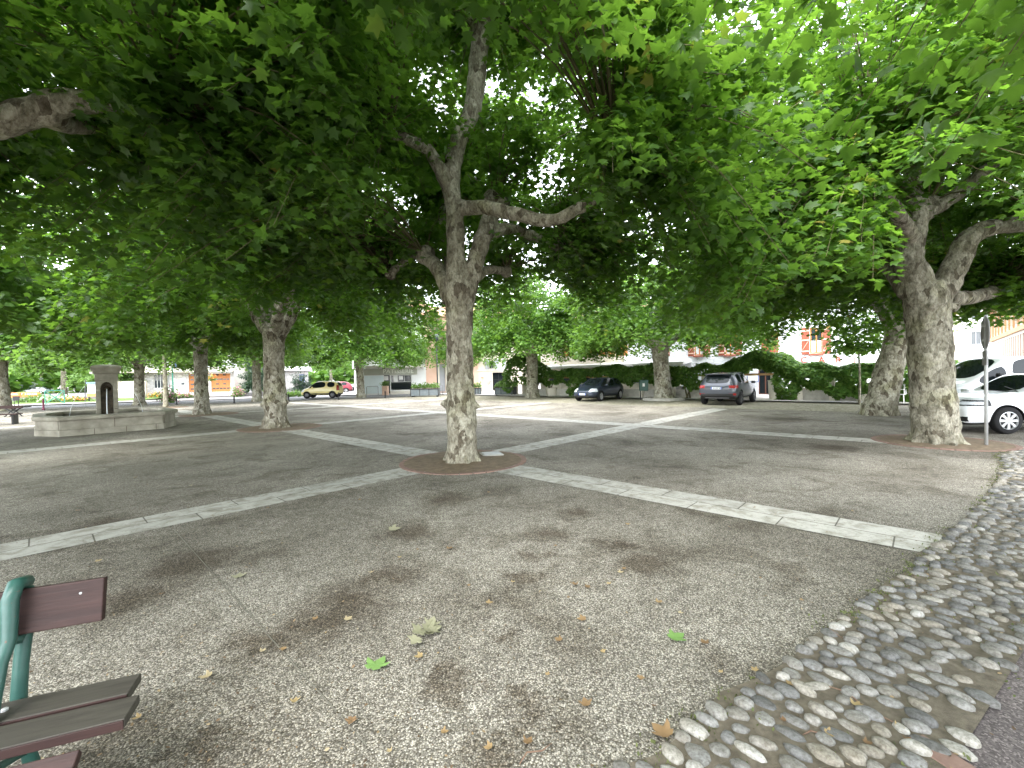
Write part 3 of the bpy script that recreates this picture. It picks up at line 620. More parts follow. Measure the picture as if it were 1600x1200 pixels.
# behind the camera: only the fringe of its crown hangs into the top right corner
bB = Vector((3.9, -3.6, 0)); t5 = thing('plane_tree', 'plane tree behind the viewer, its lowest leaves hanging into the top right corner', 'tree', bB, 0, GRP)
trB = [[(0, 0, -.1, .36), (0, 0, .6, .30), (0, 0, 3.2, .30)], [(0, 0, 3, .22), (.3, 1.5, 4.4, .16), (.2, 3.0, 5.2, .14)], [(0, 0, 3, .22), (-1.4, .6, 4.6, .14), (-2.6, 1.2, 5.2, .12)], [(0, 0, 3, .2), (1.6, .4, 4.4, .14), (2.8, .9, 5, .12)], [(0, 0, 3, .2), (0, -1.6, 4.6, .14)]]
trunk_mesh('trunk', t5, trB, M['bark'], .04, None, [], .05, 13)
crown('crown', t5, 53, [c[-1][:3] for c in trB[1:]], 6.3, 3.2, 4.6, 8.6, 720, 80, .145, L_HI, M['leaf'], lo=-.4, cy=1.0, keep=lambda T: ~((T[:, 1]+bB.y < 3.6) & (T[:, 2] < 2.0+.9*(T[:, 1]+bB.y)) & (T[:, 1]+bB.y > .6)) & ~((T[:, 1]+bB.y < 8.4) & corridor(T[:, 0]+bB.x, T[:, 1]+bB.y, T[:, 2])) & ~((T[:, 1]+bB.y > 1.2) & (T[:, 0]+bB.x < .3)) & ~((T[:, 2] < 3.9) & (T[:, 1]+bB.y < 2)))

# generic planes for the farther rows: two crowns and trunks shared
def generic(seed, fork, lean=0, r=.33):
    rg = random.Random(seed); root = thing('plane_tree', '', 'tree', (0, 0, 0), 0, GRP)
    br = [[(0, 0, -.1, r*1.3), (0, 0, .2, r*1.12), (lean*.3, 0, 1.2, r), (lean*.7, .02, fork*.7, r*.92), (lean, 0, fork, r*1.05)]]
    n = 5
    for i in range(n):
        a = 2*math.pi*i/n+rg.uniform(-.4, .4); L = rg.uniform(1.6, 2.5); up = rg.uniform(.9, 1.9)
        c, s = math.cos(a), math.sin(a)
        br.append([(lean, 0, fork-.25, r*.66), (lean+c*L*.35, s*L*.35, fork+up*.45, r*.46), (lean+c*L*.75, s*L*.75, fork+up*.8, r*.38), (lean+c*L, s*L, fork+up*1.2, r*.36)])
    br.append([(lean, 0, fork-.2, r*.6), (lean+.1, .1, fork+1.6, r*.42), (lean-.1, 0, fork+3.0, r*.38)])
    trunk_mesh('trunk', root, br, M['bark_pale'], .05, (0, 0, r*1.05, 7), [(*b[-1][:3], b[-1][3]*1.3) for b in br[1:]], .07, seed)
    crown('crown', root, seed, [b[-1][:3] for b in br[1:]], 6.0, 2.65, 4.2, 9.8, 680, 76, .205, L_LO if seed % 2 else L_LO, M['leaf_far'], twigs=False, lo=-.65)
    return root
gA = generic(61, 3.6); gB = generic(72, 3.3, .15, .36)
spots = [  # px, py of the foot, template, turn, scale, label
    (316, 648, gA, .3, .98, 'pale trunked plane tree with a dark hollow in front of the orange garage door'),
    (218, 633, gB, 1.7, .95, 'two toned plane tree directly right of the fountain pillar'),
    (402, 627.5, gA, 3.4, 1.0, 'plane tree half hidden behind the burled one'),
    (564, 621, gB, 4.3, .98, 'plane tree at the corner left of the pastry shop'),
    (832, 620.6, gA, 5.2, 1.0, 'plane tree in front of the urn and the arched creeper mound'),
    (1037, 625.2, gB, 2.2, 1.0, 'broad plane tree on a kerb behind the green litter bin'),
    (6, 642, gB, 2.9, 1.05, 'plane tree at the left edge beside the black chair'),
    (-330, 718, gA, 2.1, 1.0, 'plane tree just beyond the left edge whose crown hangs over the approach to the fountain'),
    (690, 612, gA, 1.1, 1.0, 'plane tree hidden behind the central trunk by the shop planters'),
]
first = {}
for px, py, g, rz, s_, lab in spots:
    if id(g) not in first: first[id(g)] = 1; o = g; o['label'] = lab; o.location = G(px, py); o.rotation_euler = (0, 0, rz); o.scale = (s_,)*3
    else: o = dup(g, G(px, py), rz, lab, scale=(s_,)*3)
    if px in (832, 1037):      # the two stout ones by the parking strip
        for c_ in o.children:
            if c_.name.startswith('trunk'): c_.scale = (1.4, 1.4, 1)
# leaning tree on the right and the slim young ones
bN = G(1374, 648); t6 = thing('plane_tree', 'leaning plane tree with a dark swollen foot behind the forked one', 'tree', bN, 0, GRP); DN = bN.y
ch = lambda l: chain(bN, DN, l, .86)
trN = [[(0, 0, -.1, .52)]+ch([(1374, 640, 54), (1380, 615, 46), (1390, 575, 42), (1400, 540, 40), (1408, 510, 44)]),
       ch([(1405, 520, 30), (1370, 470, 24, -.3), (1330, 440, 20, -.6), (1287, 417, 18, -.8), (1250, 400, 16, -1), (1183, 390, 15, -1)]), ch([(1408, 520, 32), (1420, 470, 26, .3), (1430, 420, 22, .6)]), ch([(1408, 520, 28), (1400, 470, 22, 1), (1380, 430, 20, 2)])]
trunk_mesh('trunk', t6, trN, M['bark'], .04, (0, 0, .44, 7), [(*c[-1][:3], c[-1][3]*1.2+.02) for c in trN[1:]], .08, 21)
crown('crown', t6, 87, [c[-1][:3] for c in trN[1:]], 5.3, 3.1, 4.3, 9, 700, 74, .17, L_MID, M['leaf'], lo=-.65, cx=-1.0, cy=.6, twigs=False)
def sapling(px, py, h, r, lab, seed, cr=1.5, grp='young trees with slim stems'):
    b = G(px, py); root = thing('young_tree', lab, 'tree', b, 0, grp)
    br = [(0, 0, -.05, r), (.02, 0, h*.4, r*.8), (0, .02, h*.8, r*.7), (0, 0, h, r*.5)]; pts_, rd = smooth_path(br); MB().tube(pts_, rd, 8).build('trunk', M['bark'], root, True)
    crown('crown', root, seed, [(0, 0, h*.8)], cr, h*.72, h*.9, h*1.5, 60, 26, .2, L_LO, M['leaf_far'], twigs=False, lo=-.6)
    return root
sapling(1343, 632, 3.1, .055, 'slim young tree in front of the creeper hedge left of the leaning trunk', 91)
sapling(259, 637, 4.3, .17, 'slender brown stemmed tree between two pale planes near the fountain', 92, 2.6)
# tree pits
ring(b1.x+.02, b1.y+.1, 1.24, 'brick ring and bare soil around the central tree', seed=1)
ring(b2.x+.1, b2.y+.15, 1.35, 'brick ring around the burled tree beside the fountain', seed=2)
ring(bR.x+.15, bR.y+.05, 1.2, 'brick ring and dark soil round the thick forked tree at right', seed=3)
p3 = G(316, 648); ring(p3.x+.3, p3.y+.1, 1.3, 'brick ring around the pale tree with the dark hollow', seed=4)
p5 = G(259, 637); ring(p5.x, p5.y, 1.3, 'brick ring around the slender brown stemmed tree', seed=5)
mc = thing('utility_cover', 'small pale square cover lying in the soil right of the central trunk', 'utility cover', G(768, 708.5, .04), R(15))
MB().box((0, 0, 0), (.36, .30, .03)).build('lid', M['galv'], mc, bevel=.004); MB().box((0, 0, -.012), (.44, .38, .026)).build('frame', M['concrete'], mc, bevel=.004)
# background greenery
def blob_tree(name, lab, loc, r, zb, zm, zt, shoots, per, size, m, seed, cat='tree', th=.14, tm=L_LO, grp=None, lo=-.4, ry=None, stem=True):
    root = thing(name, lab, cat, loc, 0, grp)
    if stem: MB().tube([(0, 0, -.1), (.05, 0, zm*.5), (0, 0, zm)], [th*1.3, th, th*.7], 8).build('trunk', M['bark'], root, True)
    crown('crown', root, seed, [(0, 0, zm*.6), (r*.3, 0, zm*.7), (-r*.3, 0, zm*.7)], r, zb, zm, zt, shoots, per, size, tm, m, twigs=False, lo=lo, ry=ry)
    return root
blob_tree('bushy_tree', 'bright round leafy tree behind the fountain pillar', G(128, 626)+Vector((0, 4, 0)), 3.9, 1.6, 2.6, 5.4, 150, 50, .26, M['leaf_light'], 101, lo=-.7)
blob_tree('bushy_tree', 'second light green bush left of the apartment house', G(195, 622)+Vector((0, 4, 0)), 2.6, .9, 2.4, 4.6, 90, 50, .24, M['leaf_light'], 102, lo=-.7)
blob_tree('conifer', 'dark clipped evergreen right of the orange garage door', G(384, 619)+Vector((0, 3, 0)), 2.2, .1, 1.6, 5.2, 160, 60, .2, M['leaf_dark'], 103, lo=-.9, tm=L_OVAL)
blob_tree('round_bush', 'small clipped round bush right of the burled trunk', G(457, 619)+Vector((0, 2, 0)), 1.3, .1, 1.2, 2.6, 60, 60, .16, M['leaf_dark'], 104, 'bush', lo=-.9, tm=L_OVAL)
wl = thing('weeping_tree', 'weeping tree with hanging curtains of leaves over the back street', 'tree', UV(-6.5, 34)); MB().tube([(0, 0, 0), (0, 0, 4), (.2, 0, 7)], [.4, .3, .2], 8).build('trunk', M['bark'], wl, True)
rng = np.random.default_rng(6); n = 13000; ns = 220; a = rng.random(ns)*6.28; rr = 5.2*np.sqrt(rng.random(ns)); k = rng.integers(0, ns, n); zt = 9-rr*.45; ln = 3+4.5*rng.random(ns)
z = zt[k]-ln[k]*rng.random(n); leaf_mesh('crown', np.c_[rr[k]*np.cos(a[k]), rr[k]*np.sin(a[k]), z]+rng.normal(0, .06, (n, 3)), rng.random(n)*6.28, rng.normal(1.2, .25, n), rng.normal(0, .6, n), .28+.15*rng.random(n), L_OVAL, M['leaf_far'], wl, rng=rng)
for i, (u, v, r, zt, m_, lab) in enumerate([(-30, 34, 7, 13, 'leaf_far', 'tall leafy tree rising behind the apartment house'), (-48, 26, 7, 12, 'leaf_light', 'large pale green tree beyond the left end of the street'), (2, 60, 7, 13, 'leaf_far', 'distant green tree closing the back street'), (-14, 26, 5.5, 11, 'leaf_far', 'leafy tree right of the apartment house roof'), (-62, 14, 6, 12, 'leaf_light', 'sunlit tree at the far left edge behind the trailer')]):
    blob_tree('leafy_tree', lab, UV(u, v), r, 2.6, 5, zt, 170, 40, .4, M[m_], 110+i, th=.3, lo=-.6, grp='trees beyond the street')
# ------------------------------------------------------------ buildings
def wall_holes(mb, x0, x1, z0, z1, holes, y=0, depth=.18):
    xs = sorted({x0, x1, *[h[0] for h in holes], *[h[1] for h in holes]}); zs = sorted({z0, z1, *[h[2] for h in holes], *[h[3] for h in holes]})
    for i in range(len(xs)-1):
        for j in range(len(zs)-1):
            cx_, cz = (xs[i]+xs[i+1])/2, (zs[j]+zs[j+1])/2
            if any(h[0] < cx_ < h[1] and h[2] < cz < h[3] for h in holes): continue
            mb.add([(xs[i], y, zs[j]), (xs[i+1], y, zs[j]), (xs[i+1], y, zs[j+1]), (xs[i], y, zs[j+1])], [(0, 1, 2, 3)])
    for a, b, c, d in holes:
        p = [(a, c), (b, c), (b, d), (a, d)]
        for i in range(4):
            q, r = p[i], p[(i+1) % 4]; mb.add([(q[0], y, q[1]), (r[0], y, r[1]), (r[0], y+depth, r[1]), (q[0], y+depth, q[1])], [(0, 1, 2, 3)])
def shell(mb, x0, x1, z0, z1, dep, y=0):
    mb.add([(x0, y, z0), (x0, y+dep, z0), (x0, y+dep, z1), (x0, y, z1)], [(0, 1, 2, 3)]); mb.add([(x1, y, z0), (x1, y+dep, z0), (x1, y+dep, z1), (x1, y, z1)], [(0, 1, 2, 3)])
    mb.add([(x0, y+dep, z0), (x1, y+dep, z0), (x1, y+dep, z1), (x0, y+dep, z1)], [(0, 1, 2, 3)]); mb.add([(x0, y, z1), (x1, y, z1), (x1, y+dep, z1), (x0, y+dep, z1)], [(0, 1, 2, 3)])
def window(root, a, b, c, d, fm, gm='glass', y=.12, mull=1, rail=None, curtain=None, fw=.06, name='window'):
    mb = MB(); cx_ = (a+b)/2; cz = (c+d)/2
    for x in (a+fw/2, b-fw/2): mb.box((x, y, cz), (fw, .06, d-c))
    for z in (c+fw/2, d-fw/2): mb.box((cx_, y, z), (b-a-2*fw, .05, fw))
    for i in range(mull): mb.box((a+(b-a)*(i+1)/(mull+1), y, cz), (fw, .055, d-c-2*fw))
    if rail: mb.box((cx_, y+.002, rail), (b-a-2*fw, .045, fw))
    f = mb.build(name, M[fm], root)
    MB().quad((a, y+.02, c), (b, y+.02, c), (b, y+.02, d), (a, y+.02, d)).build('pane', M[gm], f)
    if curtain: MB().quad((a+fw, y+.035, c+fw), (b-fw, y+.035, c+fw), (b-fw, y+.035, curtain), (a+fw, y+.035, curtain)).build('curtain', M['curtain'], f) if False else MB().quad((a+fw, y+.012, c+fw), (b-fw, y+.012, c+fw), (b-fw, y+.012, curtain), (a+fw, y+.012, curtain)).build('curtain', M['curtain'], f)
    return f
def roofslab(root, x0, x1, z, dep, m='roof', over=.4, rise=1.6):
    mb = MB(); a, b = x0-over, x1+over; t = .15
    mb.add([(a, -over, z), (b, -over, z), (b, dep/2, z+rise), (a, dep/2, z+rise), (a, dep+over, z), (b, dep+over, z),
            (a, -over, z-t), (b, -over, z-t), (b, dep+over, z-t), (a, dep+over, z-t)], [(0, 1, 2, 3), (3, 2, 5, 4), (0, 6, 7, 1), (4, 5, 8, 9), (6, 9, 8, 7), (0, 3, 4, 9, 6), (1, 7, 8, 5, 2)])
    return mb.build('roof', M[m], root)

# 1 the low apartment house at left
oA = UV(-40, 22.5); A_ = Face(oA.x, oA.y, 21)
ap = thing('apartment_house', 'pale two storey house with balconies and an orange garage door behind the fountain', 'house', oA, R(21))
g0, g1 = A_.uz(330, 600)[0], A_.uz(360, 600)[0]; dr0, dr1 = A_.uz(295, 600)[0], A_.uz(305, 600)[0]
w0, w1 = A_.uz(240, 590)[0], A_.uz(255, 590)[0]; w2, w3 = A_.uz(259, 590)[0], A_.uz(265, 590)[0]
xl, xr = A_.uz(150, 600)[0], A_.uz(366, 600)[0]
holes = [(g0, g1, .5, 2.9), (dr0, dr1, .5, 2.9), (w0, w1, 1.1, 2.8), (w2, w3, 1.1, 2.8)]
h2 = []
for px0, px1 in ((180, 196), (244, 256), (268, 278), (284, 296), (334, 352)):
    a, b = A_.uz(px0, 560)[0], A_.uz(px1, 560)[0]; h2.append((a, b, 3.6, 5.7))
mb = MB(); wall_holes(mb, xl, xr, 0, 3.2, holes); mb.build('ground_floor_wall', M['stone_grey'], ap)
mb = MB(); wall_holes(mb, xl, xr, 3.2, 7.2, h2, y=.004); shell(mb, xl, xr, 0, 7.2, 9, .004); mb.build('upper_wall', M['cream'], ap); roofslab(ap, xl, xr, 7.25, 9)
MB().box(((xl+xr)/2, -.55, 3.25), (xr-xl+.2, 1.1, .34)).build('balcony_slab', M['cream'], ap)
MB().box(((xl+xr)/2, -1.106, 3.02), (xr-xl+.2, .02, .14)).build('balcony_edge', M['beige'], ap)
def garage(x0, x1, c0, c1, nx, nm='garage_door', mm='redwood'):
    mb = MB(); n = 12; wv = (x1-x0)/n
    for i in range(n): mb.box((x0+wv*(i+.5), .12, (c0+c1)/2), (wv-.015, .05, c1-c0))
    g = mb.build(nm, M[mm], ap)
    for i in range(nx):
        for j in range(4):
            if (i+j) % 2 == 0 or nx < 2 or i in (1, nx-2): MB().box((x0+(x1-x0)*(i+.7)/(nx+.4), .088, c0+.42+j*.56), (.30, .02, .17)).build('pane', M['glass'], g)
    return g
garage(g0, g1, .5, 2.9, 5, 'garage_door', 'orangewood'); garage(dr0, dr1, .5, 2.9, 1, 'entrance_door', 'orangewood')
for hh, mu in ((holes[2], 2), (holes[3], 1)): window(ap, *hh, 'offwhite', mull=mu)
for i, hh in enumerate(h2): window(ap, *hh, 'offwhite', mull=1)
def rail(x0, x1, z0, z1, y, root, m='offwhite', step=.14):
    mb = MB(); mb.box(((x0+x1)/2, y, z1), (x1-x0, .05, .05)); mb.box(((x0+x1)/2, y, z0), (x1-x0, .04, .04)); k = int((x1-x0)/step)
    for i in range(k+1): mb.box((x0+(x1-x0)*i/k, y, (z0+z1)/2), (.025, .025, z1-z0-.05))
    return mb.build('balcony_rail', M[m], root)
for a, b in ((178, 212), (240, 262), (271, 294)):
    rail(A_.uz(a, 570)[0], A_.uz(b, 570)[0], 3.5, 4.45, -1.0, ap, 'greyshut')
for a, b in ((262, 270.5), (294.5, 300), (325, 336), (342, 372)):
    x0, x1 = A_.uz(a, 570)[0], A_.uz(b, 570)[0]; MB().box(((x0+x1)/2, -1.0, 3.99), (x1-x0-.02, .08, 1.05)).build('balcony_panel', M['white_r'], ap)
x0 = A_.uz(284, 570)[0]; cl = MB().box((x0, -1.07, 4.0), (.8, .03, .9)).build('cloth', M['laundry'], ap); cl['label'] = 'blue cloth hanging over the balcony rail'
MB().box(((g0+g1)/2-.9, -.4, 3.0-.16), (g1-g0+2.2, .6, .16)).build('canopy', M['offwhite'], ap)
MB().box(((g0+g1)/2-.6, -1.6, .25), (g1-g0+5, 3.1, .42)).build('ramp', M['pavement'], ap)
mbx = thing('notice_box', 'white framed notice box on the stone wall left of the orange doors', 'notice box', oA+Vector((0, 0, 0)), R(21))
x0 = A_.uz(286, 590)[0]; MB().box((x0, -.06, 1.75), (.55, .1, 1.0)).build('case', M['offwhite'], mbx); MB().box((x0, -.115, 1.6), (.35, .012, .3)).build('pane', M['glass'], mbx)
def back(p, k): return p+p.normalized()*k
# garden by the house
gn = UV(-24, 15)
def stonepatch(px, py, w_, h_, lab, m='stone_grey', up=6):
    b = back(G(px, py), up); r = thing('stone_wall', lab, 'wall', b, R(21)); MB().box((0, 0, h_/2+.1), (w_, .5, h_)).build('wall', M[m], r, bevel=.04); return r
stonepatch(206, 626, 2.8, 1.9, 'pale dry stone garden wall right of the fountain pillar', 'stone_buff', up=7)
def flowers(lab, px, py, w_, h_, m, n, seed, up=5, cat='flower bed', sz=.13, nm='flower_bed', z0=.1):
    b = back(G(px, py), up); r = thing(nm, lab, cat, b, R(21)); rng = np.random.default_rng(seed)
    p = rng.normal(0, .33, (n, 3))*[w_, .9, h_*.7]; p[:, 2] = np.abs(p[:, 2])+z0; q = rng.normal(0, .33, (n, 3))*[w_, .9, h_*.6]; q[:, 2] = np.abs(q[:, 2])+z0
    leaf_mesh('foliage', q, rng.random(n)*6.28, rng.normal(0, .6, n), rng.normal(0, .6, n), sz*1.3*(.6+rng.random(n)), L_OVAL, M['leaf_light'], r, rng=rng)
    k = n//2; leaf_mesh('blossom', p[:k]+[0, 0, .1], rng.random(k)*6.28, rng.normal(0, .6, k), rng.normal(0, .6, k), sz*(.7+rng.random(k)), L_OVAL, M[m], r, rng=rng); return r
flowers('pink flowers below the notice box by the lawn', 284, 624, 2.6, .9, 'flower_pink', 900, 1)
flowers('mound of white blossom left of the green post', 243, 622, 2.6, 2.3, 'flower_white', 1600, 2)
flowers('orange flower cluster in the white blossom mound', 243, 624, 1.0, 1.2, 'flower_orange', 260, 21, 4.2)
flowers('tall pink rose bush beside the slender brown stem', 263, 632, .8, 2.1, 'flower_pink', 500, 3, 3, 'bush', nm='rose_bush')
flowers('pink roses against the evergreen right of the garage', 371, 621, .9, 2.4, 'flower_pink', 500, 4, 3, 'bush', nm='rose_bush')
flowers('red and yellow hanging flowers beside the hollow tree', 331, 624, .5, 1.0, 'flower_orange', 160, 5, 3, 'flowers', z0=1.9, nm='hanging_flowers')
flowers('white and orange flowers behind the green crossed barrier', 88, 632, 2.2, 1.2, 'flower_white', 600, 6, 5)
flowers('orange flowers on the lawn right of the green barrier', 122, 631, 1.4, .7, 'flower_orange', 400, 7, 5)
flowers('greenish shrub mass left of the green barrier', 58, 632, 2.4, 1.6, 'leaf_light', 700, 8, 5, 'shrub', nm='shrub')
flowers('low pale shrub in front of the yellow car', 462, 622, 1.8, .9, 'leaf_light', 500, 9, 4, 'shrub', nm='shrub')
p = back(G(271, 628), 3); r = thing('signpost', 'thin green steel post before the apartment house', 'post', p); MB().tube([(0, 0, 0), (0, 0, 3.1)], .06, 8).build('pole', M['greenpaint'], r); MB().lathe([(.08, 3.1), (.08, 3.16), (.02, 3.2)], n=8).build('cap', M['greenpaint'], r)
# second small wing right of the burled tree
o2 = UV(-11, 22); B2 = Face(o2.x, o2.y, 21); wg = thing('small_house', 'small pale stone house with a blue shutter between burled tree and yellow car', 'house', o2, R(21))
xl, xr = B2.uz(438, 600)[0], B2.uz(477, 600)[0]; d0, d1 = B2.uz(468, 600)[0], B2.uz(476, 600)[0]
hs = [(d0, d1, .3, 2.5)]; mb = MB(); wall_holes(mb, xl, xr, 0, 2.9, hs); shell(mb, xl, xr, 0, 2.9, 6); mb.build('wall', M['stone_grey'], wg)
window(wg, *hs[0], 'laundry', mull=2); roofslab(wg, xl, xr, 3.1, 6, 'white_r', .5, .5)

# 2 the pastry shop
oP = G(557, 616)+Vector((0, 0, 0)); oP = UV(*[a+b for a, b in zip(uv_of(G(590, 617.5)), (0, 1.2))]); Pf = Face(oP.x, oP.y, 21)
U = lambda px, py=600: Pf.uz(px, py)[0]
Z = lambda px, py: Pf.uz(px, py)[1]
ps = thing('pastry_shop', 'white corner shop with a sage green fascia lettered PATISSERIE', 'shop', oP, R(21))
x0, x1 = U(557), U(666); zt = Z(620, 573); zf0 = Z(600, 586); zf1 = Z(600, 576.5)
dA, dB = U(600.5), U(609.5); sA, sB = U(611), U(643); zb = .45
hs = [(dA, dB, .12, zf0-.02), (sA, sB, zb, zf0-.02)]
mb = MB(); wall_holes(mb, x0, x1, 0, zt, hs, depth=.3); shell(mb, x0, x1, 0, zt, 8); mb.build('shop_front_wall', M['white_r'], ps)
MB().box(((U(569)+U(600.5))/2-.02, -.012, (zf0+.1)/2), (U(600.5)-U(569)-.1, .02, zf0-.2)).build('blue_panel', M['paleblue'], ps)
MB().box(((U(569)+U(652))/2, -.06, (zf0+zf1)/2), (U(652)-U(569), .12, zf1-zf0)).build('fascia', M['fascia'], ps)
text('shop_lettering', 'PATISSERIE', .66, M['letter'], ps, ((U(602)+U(643))/2, -.13, zf0+.17), spacing=1.02)
MB().box(((U(571)+U(663))/2, -.35, zt), (U(663)-U(571), .8, .16)).build('canopy_roof', M['cream'], ps)
MB().box(((sA+sB)/2, .22, (zb+1.25)/2+.1), (sB-sA, .05, .8)).build('stall_riser', M['glass_dark'], ps)
window(ps, sA, sB, 1.28, zf0-.02, 'galv', 'glass', y=.2, mull=2, fw=.07, name='shop_window')
dd = window(ps, dA, dB, .12, zf0-.02, 'dark', 'glass', y=.22, mull=0, name='door')
for q in (604, 618.5, 627): pp = MB().box((U(q), .15, 1.75 if q != 618.5 else 1.8), (.42, .012, .42 if q != 618.5 else 1.0)).build('poster', M['poster'], ps)
MB().box(((sA+sB)/2+.0, -.2, .17), (sB-sA+.2, .4, .34)).build('step', M['cream'], ps)
up = MB(); wall_holes(up, x0-.2, x1+.1, zt, 9.5, [(U(585), U(595), 6.2, 7.8), (U(620), U(630), 6.2, 7.8)], y=.5); shell(up, x0-.2, x1+.1, zt, 9.5, 8, .5); up.build('upper_wall', M['white_r'], ps)
for a, b in ((585, 595), (620, 630)):
    f = window(ps, U(a), U(b), 6.2, 7.8, 'offwhite', y=.62)
roofslab(ps, x0, x1, 9.6, 8.8)
# 3 terracotta house with a grey shuttered door
x2, x3 = U(666.4), U(760); th_ = thing('terracotta_house', 'terracotta pink house with a tall grey door right of the pastry shop', 'house', oP, R(21))
dd = (U(688), U(697), .12, 3.2)
mb = MB(); wall_holes(mb, x2, x3, 0, 8.5, [dd], y=.3); shell(mb, x2, x3, 0, 8.5, 8, .3); mb.build('wall', M['terra'], th_)
MB().box(((x2+U(684.5))/2, .27, .55), (U(684.5)-x2, .06, 1.1)).build('plinth', M['beige'], th_)
mb = MB(); [mb.box(((U(a)+U(b))/2, .26, 1.9), (U(b)-U(a), .06, 3.7)) for a, b in ((684.8, 687.8), (697.2, 700))]; mb.build('door_surround', M['cream'], th_)
MB().box(((dd[0]+dd[1])/2, .42, 1.65), (dd[1]-dd[0], .05, 3.05)).build('door', M['greyshut'], th_); roofslab(th_, x2, x3, 8.6, 8)
# 4 beige house with porch behind the central trunk
oC = UV(*[a+b for a, b in zip(uv_of(G(745, 613)), (0, 3.0))]); Cf = Face(oC.x, oC.y, 8); U2 = lambda px: Cf.uz(px, 600)[0]; Z2 = lambda px, py: Cf.uz(px, py)[1]
bh = thing('beige_house', 'beige stone house with grey shutters and a dark glazed doorway left of the creeper mound', 'house', oC, R(8))
x0, x1 = U2(745.5), U2(835); zfl = Z2(770, 581)
d_ = (U2(770), U2(790), .1, Z2(775, 582)); n_w = (U2(751), U2(756.5), Z2(753, 600), Z2(753, 589)); sh = (U2(765), U2(773), Z2(770, 576), Z2(770, 564))
mb = MB(); wall_holes(mb, x0, x1, 0, 9, [d_, n_w, sh], depth=.35); shell(mb, x0, x1, 0, 9, 8); mb.build('wall', M['beige'], bh); roofslab(bh, x0, x1, 9.1, 8)
window(bh, *sh, 'greyshut'); window(bh, *n_w, 'beige', 'greyshut', mull=0); window(bh, *d_, 'dark', 'glass_dark', y=.3, mull=1, rail=1.3, name='door')
for a, b in ((758.5, 764.5), (773.5, 780.5), (785, 791)):
    MB().box(((U2(a)+U2(b))/2, -.04, (sh[2]+sh[3])/2), (U2(b)-U2(a), .05, sh[3]-sh[2]+.5)).build('shutter', M['greyshut'], bh)
MB().box(((x0+x1)/2, -.05, zfl+.2), (x1-x0-.02, .1, .1)).build('string_course', M['cream'], bh)
r = thing('stone_font', 'small stone drinking font before the beige house wall', 'fountain', G(763, 613.2)); MB().lathe([(.30, 0), (.3, .12), (.14, .2), (.13, .85), (.40, 1.15), (.46, 1.3), (.40, 1.32), (.3, 1.2)], n=12).build('bowl', M['concrete'], r, True)
# 5 the whitewashed restaurant behind the creeper
oR = ST(33, 22); Rf = Face(oR.x, oR.y, math.degrees(TH)-90); U3 = lambda px, py=560: Rf.uz(px, py)[0]; Z3 = lambda px, py: Rf.uz(px, py)[1]
rs = thing('restaurant', 'whitewashed stone restaurant with red brown shutters and red wall letters behind the creeper', 'restaurant', oR, TH-math.pi/2)
x0, x1 = U3(975), U3(1480); wins = []
for a, b, y0, y1, closed in ((1085, 1100, 555, 527, 0), (1133, 1149, 554, 527, 0), (1190, 1217, 551, 520, 1), (1265.5, 1285.5, 552, 512, 0), (1030, 1040, 556, 532, 0), (1395, 1412, 548, 508, 0)):
    m_ = (a+b)/2; wins.append((U3(a), U3(b), Z3(m_, y0), Z3(m_, y1), closed))
mb = MB(); wall_holes(mb, x0, x1, 0, 6.6, [q[:4] for q in wins if not q[4]]+[(U3(1184), U3(1206), .1, 2.35)], depth=.25); shell(mb, x0, x1, 0, 6.6, 8); mb.build('wall', M['stone_white'], rs)
roofslab(rs, x0, x1, 6.7, 8)
for a, b, c, d, cl_ in wins:
    wsh = (b-a)*.62
    if cl_:
        for k in (0, 1):
            s_ = MB(); s_.box((a+(b-a)*(.25+.5*k), -.04, (c+d)/2), ((b-a)/2-.012, .05, d-c)).build('shutter', M['redwood'], rs, bevel=.004)
    else:
        window(rs, a, b, c, d, 'orangewood', y=.1, mull=1, curtain=c+(d-c)*.5, fw=.07)
        for x in (a-wsh/2-.02, b+wsh/2+.02):
            s_ = MB().box((x, -.04, (c+d)/2), (wsh, .045, d-c+.1)).build('shutter', M['redwood'], rs)
            for z in (c+.15, (c+d)/2+.05, d-.15): MB().box((x, -.075, z), (wsh*.96, .025, .09)).build('brace', M['terra'], s_)
            MB().bar((x-wsh*.42, -.08, c+.2), (x+wsh*.42, -.08, (c+d)/2), .07, .02).build('brace', M['terra'], s_)
        MB().box(((a+b)/2, -.05, c-.07), (b-a+.1, .16, .1)).build('sill', M['redwood'], rs)
window(rs, U3(1184), U3(1206), .1, 2.35, 'door_brown', 'glass_dark', y=.15, mull=1, name='door')
for px, cc in ((1256, 'C'), (1284, 'A'), (1310, 'R'), (1336, 'I')): text('letter', cc, .52, M['letter_red'], rs, (U3(px), -.03, Z3(px, 566.5)), ext=.02)
MB().box((U3(1270), -.42, 3.95), (.01, .01, .01)) 
tr = thing('menu_board', 'pale blue framed menu board on the wall right of the grey sports utility car', 'board', oR, TH-math.pi/2); MB().box((U3(1178), -.3, Z3(1178, 591)), (.72, .05, .5)).build('frame', M['laundry'], tr); MB().box((U3(1178), -.33, Z3(1178, 591)), (.62, .02, .42)).build('sheet', M['poster'], tr); MB().box((U3(1178), -.13, Z3(1178, 591)), (.1, .28, .1)).build('bracket', M['black'], tr)
